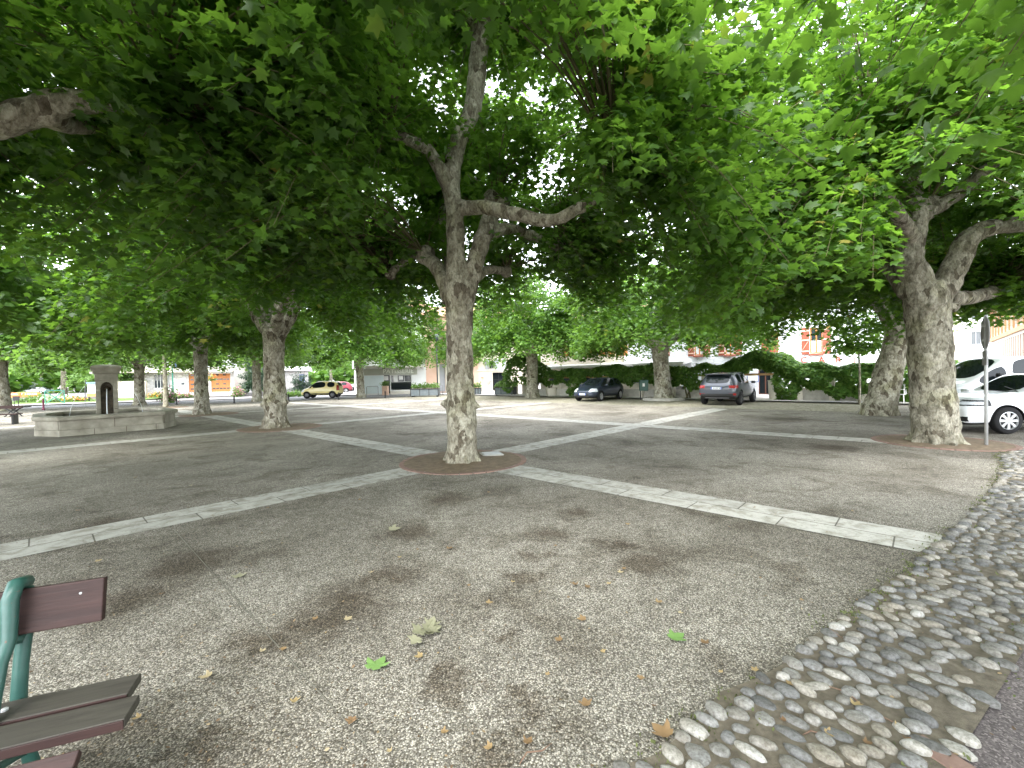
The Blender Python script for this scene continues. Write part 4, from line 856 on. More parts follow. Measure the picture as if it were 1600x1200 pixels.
# 6 buff rubble house with covered terrace left of it
rb = thing('rubble_house', 'buff rubble stone house with orange shutters above a covered terrace', 'house', oR, TH-math.pi/2)
x2 = U3(845); hh = [(U3(892), U3(902), Z3(895, 557), Z3(895, 537)), (U3(985)-1.6, U3(985)-.7, Z3(960, 556), Z3(960, 536))]
hh = [(U3(a), U3(b), Z3((a+b)/2, 556), Z3((a+b)/2, 536)) for a, b in ((890, 901), (926, 936), (962, 970))]
mb = MB(); wall_holes(mb, x2, x0-.02, 0, 6.6, hh, y=.004); shell(mb, x2, x0-.02, 0, 6.6, 8, .004); mb.build('wall', M['stone_buff'], rb); roofslab(rb, x2, x0, 6.7, 8)
for a, b, c, d in hh:
    window(rb, a, b, c, d, 'orangewood')
    for x in (a-.35, b+.35): MB().box((x, -.04, (c+d)/2), (.6, .045, d-c)).build('shutter', M['orangewood'], rb)
lp = MB(); xa, xb = U3(858), U3(1080); zc = 2.9
lp.add([(xa, -1.5, 2.45), (xb, -1.5, 2.45), (xb, -.02, 2.62), (xa, -.02, 2.62), (xa, -1.5, 2.25), (xb, -1.5, 2.25), (xb, -.02, 2.42), (xa, -.02, 2.42)], [(0, 1, 2, 3), (4, 7, 6, 5), (0, 4, 5, 1), (1, 5, 6, 2), (2, 6, 7, 3), (3, 7, 4, 0)]); lp.build('terrace_canopy', M['white_r'], rb)
mb = MB()
for x in np.linspace(xa+.3, xb-.3, 7): mb.box((x, -1.4, 1.14), (.14, .14, 2.2))
mb.build('terrace_post', M['cream'], rb)
mb = MB(); k = np.linspace(xa+.3, xb-.3, 7)
mb2 = MB()
for i in range(6): mb.box(((k[i]+k[i+1])/2, -1.4, .5), (k[i+1]-k[i]-.16, .08, .9)); mb2.box(((k[i]+k[i+1])/2, -1.4, 1.5), (k[i+1]-k[i]-.16, .03, 1.05))
mb.build('terrace_screen', M['cream'], rb); mb2.build('terrace_glazing', M['glass'], rb)
# 7 the timber framed house at far right and pale houses beyond
oT = Vector((36.5, 32.4, 0)); oT = Vector((44.5, 41.0, 0)); aT = ADEG+180; Tf = Face(oT.x, oT.y, aT)
tb = thing('timber_house', 'timber framed house with orange posts and big upper windows behind the white van', 'house', oT, R(aT))
L_ = 26; zq = 3.95; zr_ = 6.6
mb = MB(); cell = 2.1; hs = []
for i in range(12): hs.append((.35+i*cell, .35+i*cell+1.5, zq+.5, zr_-.25))
for i in range(24): hs.append((.3+i*1.05, .3+i*1.05+.62, 1.2, zq-.25))
wall_holes(mb, 0, L_, 0, zr_, hs, depth=.2); shell(mb, 0, L_, 0, zr_, 8); mb.build('wall', M['cream'], tb); roofslab(tb, 0, L_, zr_+.1, 8, over=.7)
for i, q in enumerate(hs): 
    if i < 12: window(tb, *q, 'timber', y=.1, mull=1, fw=.09)
    else: MB().box(((q[0]+q[1])/2, .12, (q[2]+q[3])/2), (q[1]-q[0], .05, q[3]-q[2])).build('infill_panel', M['orangewood'], tb)
mb = MB(); mb.box((L_/2, -.06, zq+.1), (L_, .12, .3)); mb.box((L_/2, -.06, zr_-.1), (L_, .12, .2))
for i in range(13): mb.box((.12+i*cell, -.05, (zq+.25+zr_-.2)/2), (.2, .1, zr_-zq-.45))
mb.build('timber_frame', M['timber'], tb)
oW = Vector((52, 51, 0)); wh = thing('white_house', 'tall white house with small windows left of the timber framed one', 'house', oW, R(-25)); Wf = Face(oW.x, oW.y, -25)
a, b = Wf.uz(1499, 540)[0], Wf.uz(1560, 540)[0]; hs = [(a+1+i*2.6, a+1.9+i*2.6, z, z+1.5) for i in range(3) for z in (1.2, 4.2, 7.0)]
mb = MB(); wall_holes(mb, a, b, 0, 9.5, hs); shell(mb, a, b, 0, 9.5, 8); mb.build('wall', M['white_r'], wh); roofslab(wh, a, b, 9.6, 8)
for q in hs: window(wh, *q, 'greyshut')
yh = thing('yellow_house', 'pale yellow house seen just right of the forked trunk', 'house', oW, R(-25)); c_ = Wf.uz(1470, 540)[0]; hs = [(c_+.9+i*2.4, c_+1.9+i*2.4, z, z+1.4) for i in range(1) for z in (2, 5, 7.6)]; hs = [(a-2.6, a-1.4, z, z+1.5) for z in (2, 4.7, 7.4)]
mb = MB(); wall_holes(mb, c_, a-.02, 0, 9.9, hs, y=-.3); shell(mb, c_, a-.02, 0, 9.9, 8, -.3); mb.build('wall', M['beige'], yh); roofslab(yh, c_, a, 10, 8)
for q in hs: window(yh, *q, 'offwhite', 'curtain', y=-.18)

# ------------------------------------------------------------ creeper hedge, its wall, tubs and plants
hw = thing('terrace_wall', 'low pale wall of piers and openings under the creeper', 'wall', ST(27.6, 0), TH-math.pi/2)   # local x runs to the right
def HX(px, py=600): d = ray(px, py); f = Face(*ST(27.6, 0).to_2d(), math.degrees(TH)-90); return f.uz(px, py)
mb = MB(); xa, xb = HX(835)[0], HX(1500)[0]
for px in (856, 905, 950, 1002, 1052, 1100, 1145, 1208, 1250, 1300, 1350, 1400, 1450): mb.box((HX(px)[0], 0, .75), (.22, .22, 1.34))
mb.build('pier', M['cream'], hw, bevel=.01)
mb = MB()
for a, b in ((838, 1176), (1210, 1500)): mb.box(((HX(a)[0]+HX(b)[0])/2, .16, .34), (HX(b)[0]-HX(a)[0], .1, .52))
mb.build('low_wall', M['concrete'], hw)
mb = MB(); mb.box(((xa+xb)/2, 0, 1.46), (xb-xa, .1, .08)); mb.box(((xa+xb)/2, .9, 1.5), (xb-xa, .1, .08)); mb.build('top_rail', M['timber'], hw)
def creeper(lab, xs, zlo, zhi, ythk, n, seed, m='leaf_ivy', size=.17, name='creeper', stems=()):
    root = thing(name, lab, 'creeper', ST(27.6, 0), TH-math.pi/2); rng = np.random.default_rng(seed)
    X = np.interp(rng.random(n), np.linspace(0, 1, len(xs)), xs); lo = np.interp(X, xs, zlo); hi = np.interp(X, xs, zhi)
    hi = hi+.10*np.sin(X*1.9+seed)+.07*np.sin(X*4.3); lo = lo+.12*np.sin(X*2.7+1)+.10*np.sin(X*6.1)
    u = rng.random(n); side = rng.random(n); ang = rng.random(n)*math.pi
    yy = np.where(side < .55, -ythk*(.5+.5*np.sin(u*np.pi))-rng.random(n)*.12+.35, .35+(rng.random(n)-.5)*2*ythk*.9); z = np.where(side < .55, lo+(hi-lo)*u, hi-.15*rng.random(n)-.22*((yy-.35)/ythk)**2)
    p = np.c_[X, yy+.12*np.sin(X*3.3+z*5), z]; ok = lump(p, 5.5, seed) > -.55; p = p[ok]; k = len(p)
    front = rng.normal(.75, .4, k); azl = rng.normal(-math.pi/2, .9, k)
    leaf_mesh('foliage', p, azl, front, rng.normal(0, .4, k), size*(.6+.7*rng.random(k)), L_MID if False else L_LO, M[m], root, rng=rng)
    if len(stems):
        mb = MB()
        for s_ in stems:
            for j in range(3): mb.tube([(s_+rng.normal(0, .08), .05, 0), (s_+rng.normal(0, .15), -.02, .7), (s_+rng.normal(0, .3), .1, 1.4)], [.05, .035, .03], 6)
        mb.build('stem', M['twig'], root)
    return root
hx = lambda *p: [HX(q)[0] for q in p]
creeper('long creeper roll hanging over the terrace rail behind the dark blue car', hx(838, 900, 960, 1020, 1080, 1150), [1.0, 1.05, 1.15, 1.0, .8, .85], [2.1, 2.12, 2.3, 2.25, 2.1, 2.15], .8, 14000, 1, stems=hx(862, 1075, 1100))
creeper('high arched creeper mound over the restaurant entrance', hx(1125, 1160, 1195, 1225, 1255), [1.55, 1.7, 1.75, 1.5, 1.0], [2.1, 2.65, 2.75, 2.65, 2.1], .9, 7500, 2)
creeper('creeper falling to the ground at the right of the entrance arch', hx(1212, 1225, 1240, 1252), [.1, .05, .05, .6], [2.1, 2.2, 2.2, 2.1], .7, 2200, 3)
creeper('creeper hedge under the red letters right of the entrance arch', hx(1248, 1280, 1320, 1360, 1420, 1500), [.75, .65, .35, .25, .2, .2], [2.02, 2.0, 2.0, 2.0, 2.05, 2.1], .75, 11000, 4)
creeper('dark creeper arch over the terrace corner left of the urn', hx(800, 812, 830, 850), [.2, 1.0, 1.2, 1.2], [2.6, 3.5, 3.2, 2.3], 1.1, 3600, 5, stems=hx(838))
creeper('yellow green creeper edge hanging down to the slate planters', hx(789, 796, 804), [.4, .4, .6], [1.9, 2.9, 3.3], .8, 900, 6, 'leaf_light')
def bushy(lab, px, py, w_, h_, m, n, seed, sz=.14, up=.0, nm='shrub', tm=L_LO):
    b = G(px, py); b = b+ST(1, 0)*up; r = thing(nm, lab, nm.replace('_', ' '), b); rng = np.random.default_rng(seed)
    d = rng.normal(0, 1, (n, 3)); d /= np.linalg.norm(d, axis=1)[:, None]; rad = rng.random(n)**.4; p = d*rad[:, None]*[w_/2, w_/2, h_/2]+[0, 0, h_/2]
    leaf_mesh('foliage', p, rng.random(n)*6.28, rng.normal(.3, .5, n), rng.normal(0, .5, n), sz*(.6+.8*rng.random(n)), tm, M[m], r, rng=rng)
    MB().tube([(0, 0, 0), (0, 0, h_*.6)], [.04, .02], 6).build('stem', M['twig'], r); return r
bushy('bright green spreading shrub at the foot of the creeper under the letters', 1302, 626.5, 1.6, 1.1, 'leaf_ivy', 1200, 11, .2)
bushy('grey green feathery shrub left of the slim young tree', 1325, 626, 1.1, 1.3, 'leaf_far', 700, 12, .08, tm=L_OVAL)
bushy('red leaved climber on the white wall right of the arch', 1255, 612, 1.0, .7, 'leaf_red', 260, 13, .14)
bushy('dark leafy shrub behind the bonnet of the dark blue car', 893, 622, 2.0, 1.0, 'leaf_ivy', 900, 14, .16, 1.0)
bushy('gnarled climbing shrub between two concrete tubs', 1078, 622, 1.3, .9, 'leaf_ivy', 380, 15, .14)
def tub(px, py, r0, h, lab, m='concrete', name='concrete_tub', prof=None, cat='planter', plant=True):
    b = G(px, py); r = thing(name, lab, cat, b, 0, 'tubs along the creeper'); prof = prof or [(r0*.7, 0), (r0*.78, .04), (r0*.98, h*.5), (r0, h*.92), (r0*1.06, h), (r0*.9, h), (r0*.86, h*.86)]
    MB().lathe(prof, n=18).build('pot', M[m], r, True); MB().lathe([(r0*.86, h*.85), (r0*.4, h*.9), (.02, h*.9)], n=12).build('soil', M['dirt'], r)
    return r
tub(1056, 621.5, .62, .75, 'round concrete tub left of the grey sports utility car'); tub(1094, 622.5, .55, .72, 'round concrete tub directly behind the grey sports utility car')
tub(1243, 625.5, .36, .62, 'ball shaped pale tub at the right of the entrance arch', 'cream', prof=[(.15, 0), (.3, .1), (.37, .33), (.3, .56), (.2, .62), (.16, .56)])
tub(1262, 626, .5, .68, 'wide pale tub with a red flower under the letter A', 'cream'); tub(862, 619.5, .45, .7, 'pale tub right of the plane trunk by the dark blue car', 'cream')
tub(1210, 626.5, .3, 1.15, 'tall pale square pier pot at the entrance', 'cream'); tub(1352, 629, .45, .7, 'pale tub beside the foot of the leaning tree', 'cream')
urn = thing('stone_urn', 'white stone urn on a fluted pedestal behind the plane trunk', 'urn', G(822, 617)); MB().lathe([(.42, 0), (.42, .08), (.36, .1), (.34, .85), (.40, .95), (.40, 1.0)], n=14).build('pedestal', M['cream'], urn, True); MB().lathe([(.15, 1.0), (.12, 1.08), (.34, 1.25), (.42, 1.45), (.46, 1.5), (.36, 1.5), (.3, 1.4)], n=16).build('bowl', M['concrete'], urn, True)
for px, lab in ((805, 'white pedestal at the left of the urn'), (850, 'tall white pedestal right of the plane trunk near the urn')):
    r = thing('pedestal', lab, 'pedestal', G(px, 617.5)); MB().box((0, 0, .05), (.7, .5, .1)).box((0, 0, .6), (.52, .36, 1.0)).box((0, 0, 1.14), (.66, .48, .09)).build('block', M['cream'], r, bevel=.015); MB().box((0, 0, 1.2), (.4, .3, .03)).build('top', M['concrete'], r)
# ------------------------------------------------------------ fountain
fc = ST(1.72, 22.75); fo = thing('stone_fountain', 'octagonal limestone fountain basin with a capped square pillar and a thin jet', 'fountain', fc, TH)
def octo(h, c):
    a, b = h*.574, h*.813; k = h-1.1
    return [(-a, -h), (a, -h), (b, -k), (b, k), (a, h), (-a, h), (-b, k), (-b, -k)]
def ringp(mb, ho, hi, c, z0, z1):
    a, b = octo(ho, c), octo(hi, c*.85); n = 8
    vs = [(x, y, z) for z in (z0, z1) for x, y in a]+[(x, y, z) for z in (z0, z1) for x, y in b]; fs = []
    for i in range(n):
        j = (i+1) % n; fs += [(i, j, n+j, n+i), (2*n+j, 2*n+i, 3*n+i, 3*n+j), (n+i, n+j, 3*n+j, 3*n+i), (j, i, 2*n+i, 2*n+j)]
    return mb.add(vs, fs)
H_ = 2.3
ringp(MB(), H_+.04, H_-.3, .98, -.02, .2).build('plinth', M['limestone'], fo, bevel=.012); ringp(MB(), H_, H_-.28, .97, .203, .50).build('basin_wall', M['limestone'], fo, bevel=.006)
ringp(MB(), H_+.10, H_-.34, 1.0, .503, .64).build('rim', M['limestone'], fo, bevel=.035)
MB().prism(octo(H_-.29, .8), .0, .40).build('water', M['water'], fo)
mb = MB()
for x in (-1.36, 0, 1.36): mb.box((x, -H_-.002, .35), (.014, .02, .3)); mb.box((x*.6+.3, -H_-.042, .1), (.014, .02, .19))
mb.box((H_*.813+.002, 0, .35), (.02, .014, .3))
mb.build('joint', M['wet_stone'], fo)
pf = thing('p', '', 'x') ; bpy.data.objects.remove(pf)
pr = MB()   # pillar turned to face the viewer; niche on its front
PW, PD = .62, .62; rot = R(-3)
pe = bpy.data.objects.new('pillar', None); col.objects.link(pe)
bpy.data.objects.remove(pe)
def rz(mb, a): 
    c, s = math.cos(a), math.sin(a); mb.v = [(x*c-y*s, x*s+y*c, z) for x, y, z in mb.v]; return mb
nz0, nz1, nw = .42, 1.78, .175
mb = MB()
for k in range(4):       # courses of blocks left and right of the niche, back block
    z0 = .38+k*.36; z1 = z0+.352
    mb.box((-(PW+nw*2)/4, 0, (z0+z1)/2), (PW/2-nw, PD, z1-z0)); mb.box(((PW+nw*2)/4, 0, (z0+z1)/2), (PW/2-nw, PD, z1-z0))
mb.box((0, .13, 1.1), (nw*2-.004, PD-.3, 1.43)); mb.box((0, 0, 1.93), (PW+.03, PD+.03, .24))
rz(mb, rot).build('pillar', M['limestone'], fo, bevel=.014)
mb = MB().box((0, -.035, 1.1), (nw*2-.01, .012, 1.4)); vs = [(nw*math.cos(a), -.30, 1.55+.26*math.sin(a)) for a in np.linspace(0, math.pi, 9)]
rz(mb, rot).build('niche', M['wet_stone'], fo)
mb = MB(); n = 9; arc = [(nw*math.cos(a), 1.52+.24*math.sin(a)) for a in np.linspace(0, math.pi, n)]
for i in range(n-1):
    (xa_, za), (xb_, zb_) = arc[i], arc[i+1]
    for y in (-.305,): mb.add([(xa_, y, za), (xb_, y, zb_), (xb_, y, 1.81), (xa_, y, 1.81), (xa_, y+.3, za), (xb_, y+.3, zb_), (xb_, y+.3, 1.81), (xa_, y+.3, 1.81)], [(0, 1, 2, 3), (0, 4, 5, 1), (7, 6, 5, 4)])
rz(mb, rot).build('niche_arch', M['limestone'], fo)
capr = lambda w_, z: [(w_/2*i, w_/2*j, z) for i, j in ((-1, -1), (1, -1), (1, 1), (-1, 1))]
mb = MB(); lv_ = [(PW+.04, 2.052), (PW+.12, 2.10), (PW+.20, 2.24), (PW+.24, 2.25), (PW+.24, 2.31), (PW+.20, 2.36), (.3, 2.42)]
vs = [q for w_, z in lv_ for q in capr(w_, z)]; fs = [(4*i+j, 4*i+(j+1) % 4, 4*i+4+(j+1) % 4, 4*i+4+j) for i in range(len(lv_)-1) for j in range(4)]+[(0, 3, 2, 1), tuple(range(24, 28))]
rz(mb.add(vs, fs), rot).build('cap', M['limestone'], fo, bevel=.01)
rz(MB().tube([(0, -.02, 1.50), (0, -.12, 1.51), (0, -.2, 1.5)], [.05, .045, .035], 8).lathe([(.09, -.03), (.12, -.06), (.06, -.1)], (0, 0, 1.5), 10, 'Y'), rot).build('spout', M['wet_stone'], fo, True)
rz(MB().tube([(0, -.20, 1.50), (0, -.30, 1.47), (-.01, -.38, 1.30), (-.02, -.47, 1.0), (-.02, -.5, .7), (-.02, -.52, .40)], [.012, .014, .016, .017, .018, .03], 6), rot).build('water_jet', M['jet'], fo, True)
for x, y, k in ((-1.5, .9, -1), (1.5, .2, 1)):
    rz(MB().tube([(k*.32, -.1, 1.62), (k*.62, -.16, 1.6), (k*.85, -.2, 1.2), (k*.98, -.25, .8), (k*1.04, -.26, .4)], [.005, .006, .006, .007, .009], 5), rot).build('water_jet', M['jet'], fo, True)

# ------------------------------------------------------------ the foreground bench
e1, e2 = G(221, 1051, .44), G(40, 1090, .44); ax = (e1-e2).normalized(); ax.z = 0; ax.normalize()
AX_ANG = math.atan2(ax.y, ax.x)
bp_ = Vector((e1.x, e1.y, 0)); bn = thing('park_bench', 'bench with dark red wooden planks on green cast iron frames in the lower left corner', 'bench', bp_, AX_ANG)
# local: x to the right along the bench (0 = plank ends), y away from the viewer (0 = rear edge of the seat)
inv = (Matrix.Translation(bp_) @ Matrix.Rotation(AX_ANG, 4, 'Z')).inverted()
def BL(px, py, yl):     # photograph point on the bench's local plane y = yl
    d = ray(px, py); o3 = inv @ Vector((0, 0, EYE)); d3 = inv.to_3x3() @ d; t = (yl-o3.y)/d3.y; return o3+d3*t
c1, c2 = BL(163, 905, .045), BL(163, 968, .02)
Lb = 1.9; zt_, zb_ = c1.z, c2.z; xe = c1.x
tl = Matrix.Rotation(R(-12), 3, 'X')
zc = (zt_+zb_)/2; hh_ = abs(zt_-zb_)
MB().box((xe-Lb/2, .045, zc), (Lb, .034, hh_+.01), 0, tl).build('backrest', M['wood_red'], bn, bevel=.004)
for y0, y1, m_ in ((-.130, .0, 'wood_grey'), (-.290, -.155, 'wood_grey')):
    q = MB().box((-Lb/2-y1*.3, (y0+y1)/2, .4225), (Lb, y1-y0, .035)).build('seat_plank', M[m_], bn, bevel=.004)
    MB().box((-Lb/2-y1*.3, y0-.004, .421), (Lb-.004, .007, .033)).build('worn_edge', M['wood_red'], q, bevel=.002)
MB().box((-Lb/2-.06, -.37, .36), (Lb, .10, .032), 0, Matrix.Rotation(R(35), 3, 'X')).build('seat_plank', M['wood_red'], bn, bevel=.004)
def frame(x):
    mb = MB()
    mb.tube([(x, .10, zt_+.02), (x, .03, zt_+.035), (x, -.005, zt_-.01), (x, -.02, zb_), (x, -.07, .62), (x, -.12, .50), (x, -.14, .445)], [.024, .027, .027, .024, .022, .024, .026], 8)
    mb.tube([(x, .085, zt_), (x, .075, zb_), (x, .04, .55), (x, .015, .40), (x, .06, .2), (x, .12, .0)], [.026, .026, .024, .026, .024, .03], 8)
    mb.tube([(x, .03, .39), (x, -.2, .385), (x, -.40, .385), (x, -.43, .36), (x, -.40, .2), (x, -.45, .02)], [.026, .026, .028, .03, .024, .03], 8)
    mb.tube([(x, -.38, .2), (x, -.15, .28), (x, .05, .2)], [.014, .016, .014], 6)
    mb.tube([(x, -.03, zb_+.01), (x, .03, zb_-.025), (x, .08, zb_)], [.018, .018, .018], 6)
    mb.box((x, .12, .012), (.07, .13, .024)).box((x, -.45, .012), (.07, .13, .024))
    return mb.build('frame', M['green_iron'], bn, True)
fx = BL(14, 1000, -.02).x
frame(fx); frame(fx-1.35)
mb = MB()
for x in (fx+.0,):
    for y in (-.06, -.22): mb.lathe([(.012, 0), (.012, .006), (.006, .009)], (x, y, .44), 8)
mb.build('bolt', M['galv'], bn)
bl2 = BL(128, 925, .02); MB().lathe([(.005, -.004), (.004, 0)], (bl2.x, .012, bl2.z), 6, 'Y').build('screw', M['galv'], bn)

# ------------------------------------------------------------ vehicles
def wheel(root, x, y, r, wd, spokes, rimm, side, rr=.66):
    mb = MB(); s = side
    prof = [(r*rr, -wd/2), (r*.90, -wd/2), (r*.985, -wd*.36), (r, -wd*.2), (r, wd*.2), (r*.985, wd*.36), (r*.90, wd/2), (r*rr, wd/2)]
    ty = mb.lathe(prof, (0, 0, 0), 32, 'Y', False).build('wheel', M['tyre'], root, True, loc=(x, y, r))
    rb = MB(); yo = s*wd*.46; R_ = r*rr
    rb.lathe([(R_*1.02, yo-s*.03), (R_*1.03, yo), (R_*.93, yo+s*.006), (R_*.90, yo-s*.03)], (0, 0, 0), 32, 'Y', False)
    for i in range(spokes):
        a = 2*math.pi*i/spokes; c, q = math.cos(a), math.sin(a); tw = R_*(.13 if spokes > 6 else .19)
        p0 = (c*R_*.15, yo, q*R_*.15); p1 = (c*R_*.93, yo-s*.004, q*R_*.93)
        n_ = (-q, 0, c); vs = []
        for (p, ww) in ((p0, tw*.75), (p1, tw*1.15)):
            for k in (-1, 1):
                for yy in (0, -s*.025): vs.append((p[0]+n_[0]*ww*k, p[1]+yy, p[2]+n_[2]*ww*k))
        rb.add(vs, [(0, 2, 6, 4), (1, 5, 7, 3), (0, 4, 5, 1), (2, 3, 7, 6), (4, 6, 7, 5)])
    rb.lathe([(R_*.24, yo-s*.03), (R_*.22, yo+s*.008), (R_*.08, yo+s*.012)], (0, 0, 0), 14, 'Y')
    rb.build('rim', M[rimm], ty); MB().lathe([(R_*.95, yo-s*.05), (R_*.9, yo-s*.045)], (0, 0, 0), 24, 'Y').build('brake_disc', M['dark'], ty)
def car(name, label, cat, loc, rz_, st, wheels, wr, paint, spokes=7, rimm='alloy', regions=(), glass='glass_dark', mirrors=None, group=None, sub=3, trim_z=.32, rr=.66, handles=None):
    """st: stations rear to front: x, zb, ys, yw, zmid, yt, zbelt, yr, zr, zc, glass flags (side, top)"""
    root = thing(name, label, cat, loc, rz_, group); rings = []
    for (x, zb, ys, yw, zm, yt, zbe, yr, zr, zc_, *_f) in st:
        h = [(ys*.8, zb), (ys, zb+.05), (yw, zm), (yt, zbe), (yr, zr), (yr-.075, zr+.028), (0, zc_)]
        ring_ = [(x, 0, zb)]+[(x, a, b) for a, b in h]+[(x, -a, b) for a, b in h[-2::-1]]; rings.append(ring_)
    n = len(rings[0]); vs = [p for r_ in rings for p in r_]; fs = []; mi = []
    for i in range(len(rings)-1):
        fl = st[i][10] if len(st[i]) > 10 else ''
        for j in range(n):
            fs.append((i*n+j, i*n+(j+1) % n, (i+1)*n+(j+1) % n, (i+1)*n+j))
            seg = min(j, n-1-j)      # 0 bottom,1,2,3 side,4 belt to roof edge? 
            k = 0
            if seg in (0, 1): k = 2
            if seg == 4 and 's' in fl: k = 1
            if seg == 6 and 't' in fl: k = 1
            mi.append(k)
    fs += [tuple(range(n))[::-1], tuple(range((len(rings)-1)*n, len(rings)*n))]; mi += [0, 0]
    me = bpy.data.meshes.new('body'); me.from_pydata(vs, [], fs); mats = [paint, glass, 'dark', 'lamp', 'tail', 'black', 'galv']
    for q in mats: me.materials.append(M[q])
    for p_, k in zip(me.polygons, mi): p_.material_index = k; p_.use_smooth = True
    bm = bmesh.new(); bm.from_mesh(me); bmesh.ops.recalc_face_normals(bm, faces=bm.faces)
    cl = bm.edges.layers.float.new('crease_edge')
    for e in bm.edges:
        ms = {f.material_index for f in e.link_faces}
        if ms == {0, 1}: e[cl] = .8
    bm.to_mesh(me); bm.free()
    o = bpy.data.objects.new('tmp', me); col.objects.link(o); sb = o.modifiers.new('s', 'SUBSURF'); sb.levels = sb.render_levels = sub
    cut = MB(); yw = max(s_[3] for s_ in st)
    for wx in wheels:
        for s in (-1, 1):
            y0, y1 = sorted((s*(yw-.27), s*(yw+.15))); cut.lathe([(wr*1.14, y0), (wr*1.14, y1)], (wx, 0, wr*1.02), 40, 'Y')
    co = cut.build('cut', M['dark']); co.data.materials.clear()
    for q in mats: co.data.materials.append(M[q])
    for p_ in co.data.polygons: p_.material_index = 2
    bo = o.modifiers.new('b', 'BOOLEAN'); bo.object = co; bo.operation = 'DIFFERENCE'; bo.solver = 'EXACT'
    dg = bpy.context.evaluated_depsgraph_get(); ev = bpy.data.meshes.new_from_object(o.evaluated_get(dg))
    bpy.data.objects.remove(o); bpy.data.objects.remove(co)
    bm = bmesh.new(); bm.from_mesh(ev)
    for f in bm.faces:
        c = f.calc_center_median()
        if f.material_index == 0:
            for (k, x0, x1, ya, yb, z0, z1) in regions:
                if x0 < c.x < x1 and ya < abs(c.y) < yb and z0(c) < c.z < z1(c) if callable(z0) else (x0 < c.x < x1 and ya < abs(c.y) < yb and z0 < c.z < z1): f.material_index = k; break
    names = {0: 'body', 1: 'window_glass', 2: 'underbody', 3: 'headlight', 4: 'tail_light', 5: 'grille', 6: 'trim'}
    for k in range(7):
        for side in ((0,) if k not in (3, 4) else (-1, 1)):
            b2 = bm.copy(); dl = [f for f in b2.faces if f.material_index != k or (side and f.calc_center_median().y*side < 0)]
            if len(dl) == len(b2.faces): b2.free(); continue
            bmesh.ops.delete(b2, geom=dl, context='FACES'); m2 = bpy.data.meshes.new(names[k]); 
            for f in b2.faces: f.material_index = 0
            b2.to_mesh(m2); b2.free(); m2.materials.append(M[mats[k]]); ob = bpy.data.objects.new(names[k], m2); col.objects.link(ob); ob.parent = root
    bm.free()
    for wx in wheels:
        for s in (-1, 1): wheel(root, wx, s*(yw-.12), wr, .21, spokes, rimm, s, rr)
    if mirrors:
        mx, mz, my = mirrors
        for s in (-1, 1):
            MB().box((mx, s*(my+.10), mz), (.11, .20, .13)).build('mirror', M[paint], root, True, bevel=.035)
    return root
def plate(root, x, z, s, w_=.50): 
    q = MB().box((x, 0, z), (.015, w_, .11)).build('number_plate', M['plate'], root)
    MB().box((x+s*.009, w_/2-.025, z), (.004, .045, .108)).box((x+s*.009, -w_/2+.025, z), (.004, .045, .108)).build('blue_end', M['plate_blue'], q)
    mb = MB()
    for i, xx in enumerate((-.17, -.13, -.06, -.02, .03, .09, .13)): mb.box((x+s*.009, xx, z), (.003, .022, .062))
    mb.build('plate_marks', M['black'], q)
def grilleq(root, x, z, w_, h_, nm='grille'): return MB().box((x, 0, z), (.03, w_, h_)).build(nm, M['black'], root, bevel=.012)
# x, zb, ys, yw, zm, yt, zbelt, yr, zr, zc, flags for the interval to the next station
hatch = [(-2.10, .34, .60, .66, .52, .62, .72, .52, .80, .82), (-2.02, .26, .74, .80, .55, .76, .90, .60, .98, 1.0, 't'), (-1.62, .24, .80, .87, .55, .80, .96, .60, 1.27, 1.30), (-1.45, .24, .82, .88, .55, .81, .96, .60, 1.36, 1.40, 's'),
         (-.75, .24, .82, .885, .55, .82, .95, .60, 1.44, 1.47), (-.67, .24, .82, .885, .55, .82, .95, .60, 1.44, 1.475, 's'), (.18, .24, .82, .885, .55, .82, .94, .58, 1.43, 1.47, 's'), (.36, .24, .82, .885, .55, .82, .94, .57, 1.39, 1.43, 'st'), (1.15, .24, .82, .885, .55, .81, .90, .68, .95, .98), (1.30, .24, .82, .88, .54, .80, .88, .66, .92, .94), (1.85, .22, .76, .84, .48, .74, .74, .58, .79, .82), (2.08, .24, .62, .70, .44, .60, .62, .46, .66, .68), (2.15, .30, .5, .54, .42, .46, .56, .36, .6, .61)]
def place(px, py, dx=0, dy=0): return G(px, py)+Vector((dx, dy, 0))
# dark blue hatchback: nose toward lower left
fw1, fw2 = G(935.5, 627.2), G(972, 625)
c = car('parked_car', 'dark slate blue hatchback parked nose to the left before the creeper', 'car', (0, 0, 0), 0, hatch, (-1.30, 1.31), .315, 'paint_slate', 7, 'alloy',
        [(3, 1.62, 2.14, .44, .86, .60, .80), (4, -2.2, -1.80, .56, .9, .66, .96), (5, 1.98, 2.3, -1, .42, .30, .46)], mirrors=(.72, .98, .84), group='cars parked in the square')
ang = R(-128); c.rotation_euler = (0, 0, ang); hx_ = Vector((math.cos(ang), math.sin(ang), 0)); ly = Vector((-hx_.y, hx_.x, 0))
def nearwheel(c, g, ang, wx, wy): hx_ = Vector((math.cos(ang), math.sin(ang), 0)); ly = Vector((-hx_.y, hx_.x, 0)); c.location = g-hx_*wx-ly*wy; c.rotation_euler = (0, 0, ang)
nearwheel(c, G(938, 626.8), R(-130), 1.31, .78)
plate(c, 2.165, .46, 1); grilleq(c, 2.12, .33, .9, .12)
MB().tube([(1.42, .55, .93), (1.35, .1, .99)], .008, 4).build('wiper', M['black'], c)
